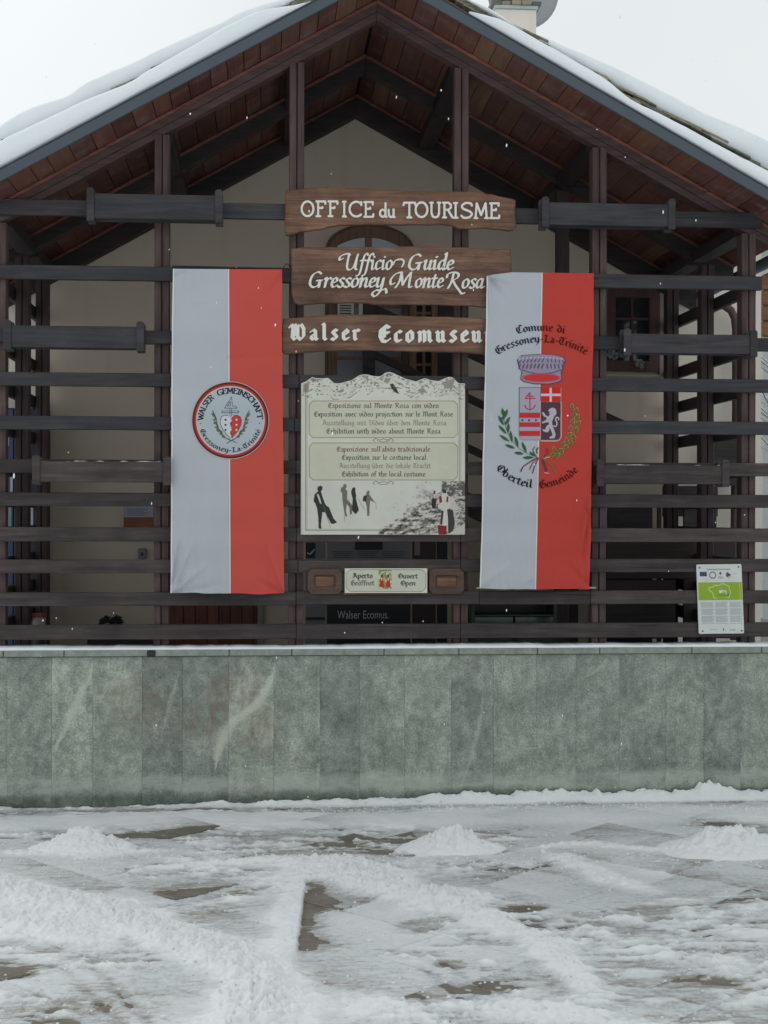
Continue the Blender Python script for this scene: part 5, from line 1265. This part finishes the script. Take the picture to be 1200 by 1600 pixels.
# ================================================================== THINGS IN THE PORCH
# stair rising to the arched door
sc=thing('outdoor_staircase','dark wooden staircase with sloping handrails descending right from the arched door','staircase',(PX(800,2.2),2.2,.93))
Yst=2.05
def rail(a,b,h,name='rail'):
    x0,z0=P(*a,Yst); x1,z1=P(*b,Yst); bar(name,float(x0),float(z0),float(x1),float(z1),h,Yst,Yst+.06,raftD,sc)
rail((585,475),(978,658),.085,'handrail'); rail((585,547),(905,696),.075); rail((585,625),(905,774),.075); rail((585,700),(1040,915),.22,'stringer')
box('newel_post',PX(567,Yst),PX(586,Yst),Yst-.01,Yst+.09,.93,PZ(470,Yst),raftD,sc); x,_=P(890,700,Yst); box('newel_post',x,x+.1,Yst+.061,Yst+.15,.93,PZ(640,Yst),raftD,sc)
zl=PZ(702,Yst); xl_=PX(512,Yst); xr_=PX(586,Yst)
box('landing',xl_,xr_,Yst+.10,YW-.1,zl-.1,zl,raftD,sc)
n=9; x1,z1=P(1090,940,Yst)
for k in range(n):
    q=(k+1)/(n+.5); x=xr_+(x1-xr_)*q-.25; z=zl+(float(z1)-zl)*q; box('tread',x,x+.30,Yst+.065,YW-.1,z-.04,z,raftD,sc)
# exhibit panels under the landing
Ye=1.9
grayP=plain('grey_display_panel',(.20,.20,.205),.6,.3,.05,3); blkP=plain('black_display_panel',(.012,.014,.018),.4,.4,.05,3); txtM=plain('grey_print',(.5,.51,.52),.6,.2,.05)
dp=thing('display_panel','grey and black museum display panel behind the slats under the opening sign, titled Walser Ecomus.','display panel',(PX(576,Ye),Ye,.95))
box('upper_panel',PX(511,Ye),PX(642,Ye),Ye,Ye+.02,PZ(930,Ye),PZ(832,Ye),grayP,dp)
box('title_panel',PX(511,Ye),PX(642,Ye),Ye-.003,Ye+.02,.96,PZ(931,Ye),blkP,dp)
box('photo',PX(555,Ye),PX(598,Ye),Ye-.008,Ye-.001,PZ(859,Ye),PZ(840,Ye),blkP,dp,0)
bx=[]
for i,(a,b) in enumerate(((521,553),(560,593),(597,634))):
    for k in range(4): bx.append((PX(a,Ye),PX(b-(k%3)*3,Ye),Ye-.004,Ye-.001,PZ(862.6+k*3,Ye),PZ(861.4+k*3,Ye)))
multi('text_lines',bx,plain('dim_print',(.10,.10,.105),.6,.2),dp)
cu=bpy.data.curves.new('t','FONT'); cu.body='Walser Ecomus.'; cu.size=.105; cu.extrude=.001; to=bpy.data.objects.new('title_tmp',cu); C.objects.link(to)
bpy.context.view_layer.update(); me=bpy.data.meshes.new_from_object(to.evaluated_get(bpy.context.evaluated_depsgraph_get())); C.objects.unlink(to); bpy.data.objects.remove(to)
co=np.zeros(len(me.vertices)*3,np.float32); me.vertices.foreach_get('co',co); co=co.reshape(-1,3); co=co[:,[0,2,1]]*np.array([1,-1,1],np.float32); me.vertices.foreach_set('co',co.astype(np.float32).ravel()); me.materials.clear(); me.materials.append(txtM)
wdt=float(co[:,0].max()); me.name='title'; to=bpy.data.objects.new('title',me); xw,zw_=P(527,966.5,Ye-.006); place(to,(xw,Ye-.007,float(zw_)),dp); to.scale=((PX(607,Ye)-PX(527,Ye))/wdt,1,1)
d2=thing('display_panel','narrow display panel with a black and white picture, left of the titled museum panel','display panel',(PX(490,Ye),Ye,.95))
box('panel',PX(478,Ye),PX(509,Ye),Ye+.01,Ye+.03,.98,PZ(842,Ye),grayP,d2); box('photo',PX(478,Ye),PX(493,Ye),Ye+.004,Ye+.009,PZ(872,Ye),PZ(848,Ye),blkP,d2,0)
x,z=P(485,862,Ye); tube('picture_mark',[(PX(480,Ye),Ye+.001,PZ(864,Ye)),(PX(485,Ye),Ye+.001,PZ(866,Ye)),(PX(492,Ye),Ye+.001,PZ(858,Ye))],.008,txtM,d2,6)
box('foot_rail',PX(478,Ye),PX(509,Ye),Ye-.002,Ye+.006,PZ(968,Ye),PZ(964,Ye),blkP,d2)
d3=thing('display_panel','dark brown display panel right of the titled museum panel','display panel',(PX(665,Ye),Ye,.95))
box('panel',PX(645,Ye),PX(682,Ye),Ye+.02,Ye+.04,.95,PZ(834,Ye),plain('dark_brown_panel',(.05,.038,.038),.6,.3),d3); box('card',PX(648,Ye),PX(657,Ye),Ye+.014,Ye+.019,PZ(868,Ye),PZ(846,Ye),grayP,d3)
box('side_post',PX(684,Ye),PX(700,Ye),Ye+.02,Ye+.08,.95,PZ(834,Ye),blkP,d3)
# green glazed case
Yg=1.2; gc=thing('glazed_case','dark green glazed show case seen low behind the slats right of the museum panels','show case',(PX(803,Yg),Yg,.93))
gM=plain('dark_green_frame',(.028,.045,.036),.35,.5)
x0,x1=PX(737,Yg),PX(871,Yg); z0,z1=.95,PZ(930,Yg)
multi('frame',[(x0,x1,Yg,Yg+.4,z0,z0+.02),(x0,x1,Yg,Yg+.4,z1-.03,z1),(x0,x0+.03,Yg+.001,Yg+.4,z0+.02,z1-.03),(x1-.03,x1,Yg+.001,Yg+.4,z0+.02,z1-.03),(x0+.03,x1-.03,Yg+.38,Yg+.399,z0+.02,z1-.03)],gM,gc)
box('shelf',x0+.032,x1-.032,Yg+.02,Yg+.37,PZ(964,Yg),PZ(962,Yg),plain('grey_green_shelf',(.10,.13,.11),.5,.4),gc)
for a,b in ((x0+.032,(x0+x1)/2-.01),((x0+x1)/2+.01,x1-.032)):
    gg=M('green_tinted_glass',.1,.5); gg.color((.06,.10,.075)); gg.b.inputs['Alpha'].default_value=1
    box('pane',a,b,Yg+.006,Yg+.010,z0+.022,PZ(965,Yg),gg.m,gc,0)
# notice board, bell box, low plants, pot at the left
Yn=YW-.03
nb_=thing('notice_board','small orange-brown wooden notice board with a pale printed sheet on the left wall','notice board',(PX(216,Yn),Yn,PZ(840,Yn)))
box('board',PX(194,Yn),PX(240,Yn),Yn-.03,Yn+.02,PZ(842,Yn),PZ(792,Yn),wood('orange_notice_wood',(.16,.055,.03),(.25,.09,.05),(.32,.13,.07),'x',.5,.3),nb_)
box('sheet',PX(193,Yn-.035),PX(240,Yn-.035),Yn-.036,Yn-.032,PZ(809,Yn-.035),PZ(790,Yn-.035),plain('lilac_white_paper',(.36,.37,.44),.7,.2),nb_,0)
multi('print',[(PX(199,Yn),PX(232-(k%2)*6,Yn),Yn-.0385,Yn-.0365,PZ(797+3*k,Yn),PZ(796+3*k,Yn)) for k in range(4)],plain('faint_ink',(.16,.17,.24),.7,.2),nb_)
bb=box('bell_box',PX(217,Yn),PX(229,Yn),Yn-.04,Yn+.02,PZ(873,Yn),PZ(857,Yn),plain('grey_plastic',(.16,.18,.20),.5,.4),None,.006); tag(bb,'small grey bell box on the beige wall, below the notice board','bell box')
box('button',PX(221,Yn),PX(225,Yn),Yn-.044,Yn-.0405,PZ(868,Yn),PZ(863,Yn),dkMetal,bb,.001)
def blobthing(name,px,py,rad,Y,col,label,cat,seed,stretch=(1,1,1)):
    bm=bmesh.new(); bmesh.ops.create_icosphere(bm,subdivisions=4,radius=1)
    rs=np.random.RandomState(seed)
    for v in bm.verts:
        n=1+.5*(float(fbm(np.array(v.co.x*2.3+seed),np.array(v.co.y*2.3+v.co.z*1.9),4,seed))-.5)+.35*(float(fbm(np.array(v.co.x*9+seed),np.array(v.co.y*9+v.co.z*7),2,seed))-.5)
        v.co=Vector((v.co.x*stretch[0],v.co.y*stretch[1],v.co.z*stretch[2]))*n*rad
    me=bpy.data.meshes.new(name); bm.to_mesh(me); bm.free(); me.materials.append(plain(name+'_surface',col,.9,.1,.4,30)); x,z=P(px,py,Y)
    o=bpy.data.objects.new(name,me); place(o,(float(x),Y,float(z)),None); tag(o,label,cat); return o
bench=box('low_bench',PX(140,2.3),PX(245,2.3),2.15,2.5,.93,PZ(981,2.3),raftD,None); tag(bench,'low dark bench against the beige wall at the left, behind the lowest slat','bench')
def shrub(px,py,Y,label,seed):
    x,z=P(px,py,Y); t=thing('potted_plant',label,'plant',(x,Y,float(z)-.08),'small dark potted plants on the bench')
    vs=[];fs=[]
    for r,zz in ((.035,-.08),(.05,0)): vs+=[(x+r*math.cos(k*math.pi/6),Y+r*math.sin(k*math.pi/6),z+zz) for k in range(12)]
    fs=[(k,(k+1)%12,(k+1)%12+12,k+12) for k in range(12)]+[tuple(range(12))]; mesh('pot',vs,fs,dkMetal,t)
    rs=random.Random(seed); vs=[];fs=[]
    for _ in range(160):
        a,b=rs.uniform(0,6.28),rs.uniform(-.2,1.57); r=.06*rs.uniform(.6,1.1); c=Vector((x+r*math.cos(a)*math.cos(b),Y+r*math.sin(a)*math.cos(b),z+.01+r*math.sin(b)))
        d=Vector((rs.uniform(-1,1),rs.uniform(-1,1),rs.uniform(-.3,1))).normalized()*.022; e_=d.orthogonal().normalized()*.008; k=len(vs); vs+=[c-d,c+e_,c+d,c-e_]; fs.append((k,k+1,k+2,k+3))
    mesh('foliage',vs,fs,plain('dark_leaves',(.035,.045,.05),.8,.2,.3,20),t)
shrub(166,976,2.32,'small dark potted plant on the low bench, the left one of two',1); shrub(182,975,2.32,'small dark potted plant on the low bench, the right one of two',2)
pt=thing('flower_pot','small red and white painted pot at the foot of the left side screen','flower pot',(PX(61,1.9),1.9,PZ(985,1.9)))
x,z=P(61,980,1.9)
def cyl(name,x,y,z0,z1,r0,r1,mat,par,n=16):
    vs=[(x+r0*math.cos(2*math.pi*k/n),y+r0*math.sin(2*math.pi*k/n),z0) for k in range(n)]+[(x+r1*math.cos(2*math.pi*k/n),y+r1*math.sin(2*math.pi*k/n),z1) for k in range(n)]
    return mesh(name,vs,[tuple(range(n)),tuple(range(n,2*n))]+[(k,(k+1)%n,(k+1)%n+n,k+n) for k in range(n)],mat,par)
z=float(z); cyl('pot',x,1.9,z-.03,z+.09,.05,.062,plain('cream_glaze',(.40,.36,.34),.4,.5,.3,40),pt); cyl('rim',x,1.9,z+.091,z+.125,.067,.068,plain('red_glaze',(.30,.05,.05),.4,.5,.3,40),pt)
cyl('stand',x,1.9,.93,z-.031,.06,.05,raftD,pt)
# blue cabinet beyond the left side screen
Yb=2.35
bl=thing('blue_cabinet','tall dark blue cabinet with white strips, seen through the left side screen','cabinet',(PX(35,Yb),Yb,.93))
blM=plain('blue_paint',(.035,.06,.13),.5,.4,.15,3); blD=plain('dark_blue_paint',(.012,.02,.042),.5,.4,.2,3)
xb0,xb1=PX(-60,Yb),PX(70,Yb); zt2=PZ(642,Yb)
box('body',xb0,xb1,Yb,Yb+.35,.93,zt2,blD,bl)
box('left_door',xb0+.01,PX(22,Yb)-.004,Yb-.02,Yb-.001,.95,zt2-.01,blM,bl); box('middle_door',PX(23,Yb),PX(41,Yb),Yb-.02,Yb-.001,.95,zt2-.01,blM,bl); box('right_door',PX(42,Yb),xb1-.005,Yb-.018,Yb-.001,.95,zt2-.01,blD,bl)
wp=plain('white_strip',(.42,.44,.46),.6,.3)
for a,b,c_,d in ((7,720,10,775),(16,742,20,770),(7,790,18,824),(43,706,47,730),(42,746,47,770),(44,792,52,824),(9,664,14,700),(18,960,20,990)):
    box('label_strip',PX(a,Yb-.03),PX(c_,Yb-.03),Yb-.026,Yb-.021,PZ(d,Yb),PZ(b,Yb),wp if a!=7 or b!=790 else plain('pale_green_strip',(.18,.28,.27),.6,.3),bl,0)
# dark boarded store under the stair at the right
Yc=1.7
sb=thing('boarded_store','low dark brown boarded store under the staircase at the right','storage shed',(PX(1055,Yc),Yc,.93))
x0,x1=PX(948,Yc),PX(1150,Yc); dkB=wood('very_dark_red_brown_wood',(.020,.013,.013),(.034,.022,.022),(.05,.034,.034),'x',.6,.3)
for k,(a,b) in enumerate(((845,874),(876,905))): box('plank',x0,x1,Yc,Yc+.03,PZ(b,Yc),PZ(a,Yc),dkB,sb)
box('plank',x0,PX(1056,Yc),Yc,Yc+.03,PZ(1000,Yc),PZ(907,Yc),raftD,sb); box('plank',PX(1069,Yc),x1,Yc,Yc+.03,PZ(1000,Yc),PZ(907,Yc),raftD,sb)
for a,b in ((950,1020),(1028,1034),(1069,1120)): box('upright',PX(a,Yc+.4),PX(b,Yc+.4),Yc+.4,Yc+.44,.93,PZ(772,Yc+.4) if a!=1028 else PZ(790,Yc),raftD if a!=1028 else postD,sb)
box('top_board',PX(1090,Yc),PX(1162,Yc),Yc-.05,Yc+.3,PZ(745,Yc),PZ(738,Yc),raftD,sb)
box('back_board',PX(1112,2.5),PX(1163,2.5),2.5,2.53,PZ(757,2.5),PZ(683,2.5),raftD,sb); box('back_board',PX(1036,2.5),PX(1122,2.5),2.5,2.53,PZ(806,2.5),PZ(757,2.5)-.003,raftD,sb)
# neighbouring house and snowy shrub glimpsed at the right edge
Yh=9.0; x0=PX(1192,Yh); nh=thing('neighbouring_house','orange timber gable of the neighbouring house at the extreme right edge','house',(x0+2,Yh,0))
box('ground_storey',x0,x0+5,Yh,Yh+6,-.03,PZ(520,Yh),plain('pale_rendered_wall',(.50,.52,.52),.9,.1),nh,0)
for k in range(8): box('wall_board',x0-.1,x0+5,Yh-.03,Yh-.002,PZ(518,Yh)+.22*k,PZ(518,Yh)+.22*k+.20,orangeM,nh,.01)
box('upper_storey',x0,x0+5,Yh,Yh+6,PZ(520,Yh)+.002,PZ(518,Yh)+1.78,orangeM,nh,0)
vs=[(x0-.3,Yh-.8,PZ(518,Yh)+1.75),(x0+5.4,Yh-.8,PZ(518,Yh)+1.75),(x0+5.4,Yh+6.5,PZ(518,Yh)+1.75),(x0-.3,Yh+6.5,PZ(518,Yh)+1.75),(x0-.3,Yh+2.8,PZ(518,Yh)+3.4),(x0+5.4,Yh+2.8,PZ(518,Yh)+3.4)]
mesh('roof',vs,[(0,1,5,4),(3,4,5,2),(0,4,3),(1,2,5),(0,3,2,1)],roofSnow,nh)
Yq=4.5; xt=PX(1206,Yq); sht=thing('snowy_shrub','bare twiggy shrub dusted with snow at the extreme right edge','shrub',(xt,Yq,0))
rs=random.Random(8); tv=[];tf_=[]; sv=[];sf=[]
tube('stem',[(xt,Yq,-.03),(xt+.03,Yq,1.2),(xt,Yq,3.4)],.03,raftD,sht,8)
for _ in range(60):
    z=rs.uniform(2.9,3.9); a=rs.uniform(0,6.28); l=rs.uniform(.2,.55); p=Vector((xt,Yq,z)); q=p+Vector((math.cos(a)*l,math.sin(a)*l,l*.5))
    for (u,w_,V_,F_) in ((0,.005,tv,tf_),(.006,.007,sv,sf)):
        k=len(V_); 
        for c_ in (p,q): V_+= [(c_.x-w_,c_.y,c_.z-w_+u),(c_.x+w_,c_.y,c_.z-w_+u),(c_.x,c_.y+w_,c_.z+w_+u)]
        F_+=[(k,k+1,k+4,k+3),(k+1,k+2,k+5,k+4),(k+2,k,k+3,k+5)]
o=mesh('twigs',tv,tf_,raftD,sht); o=mesh('twig_snow',sv,sf,roofSnow,sht)
for a,b,lab in ((-4.2,PX_[0]-.12,'left'),(PX_[5]+.12,6.2,'right')):  # snow sheets added to reflect more light onto the side walls
    X_g,Y_g=np.meshgrid(np.linspace(a,b,60),np.linspace(.16,2.82,60)); o=grid('terrace_bounce_snow',X_g,Y_g,.935+.03*fbm(X_g*4,Y_g*4,4,5),roofSnow,None); tag(o,'snow added on the open terrace beyond the %s side screen to reflect light'%lab,'snow',None,'stuff')
# falling snowflakes
vs=[];fs=[];rs=random.Random(31)
for _ in range(95):
    px,py=rs.uniform(-80,1280),rs.uniform(-60,1250); Y=rs.uniform(-7.5,-.3)
    x,z=P(px,py,Y)
    if z<.05 or z>zs(x)-.1 and Y>-.6: continue
    if Y>-.25: Y=-.3
    s=rs.uniform(.0016,.0036)*(1.4 if rs.random()<.08 else 1); k=len(vs); t=rs.uniform(-.1,.35); lz=rs.uniform(1.2,3.2)
    for v in iv: vs.append((x+v.x*s+v.z*t*s,Y+v.y*s,z+v.z*s*lz))
    fs+=[[i_+k for i_ in f] for f in ifs]
o=mesh('falling_snow',vs,fs,roofSnow,None,smooth=True); tag(o,'sparse snowflakes drifting down in front of the chalet','falling snow',None,'stuff')
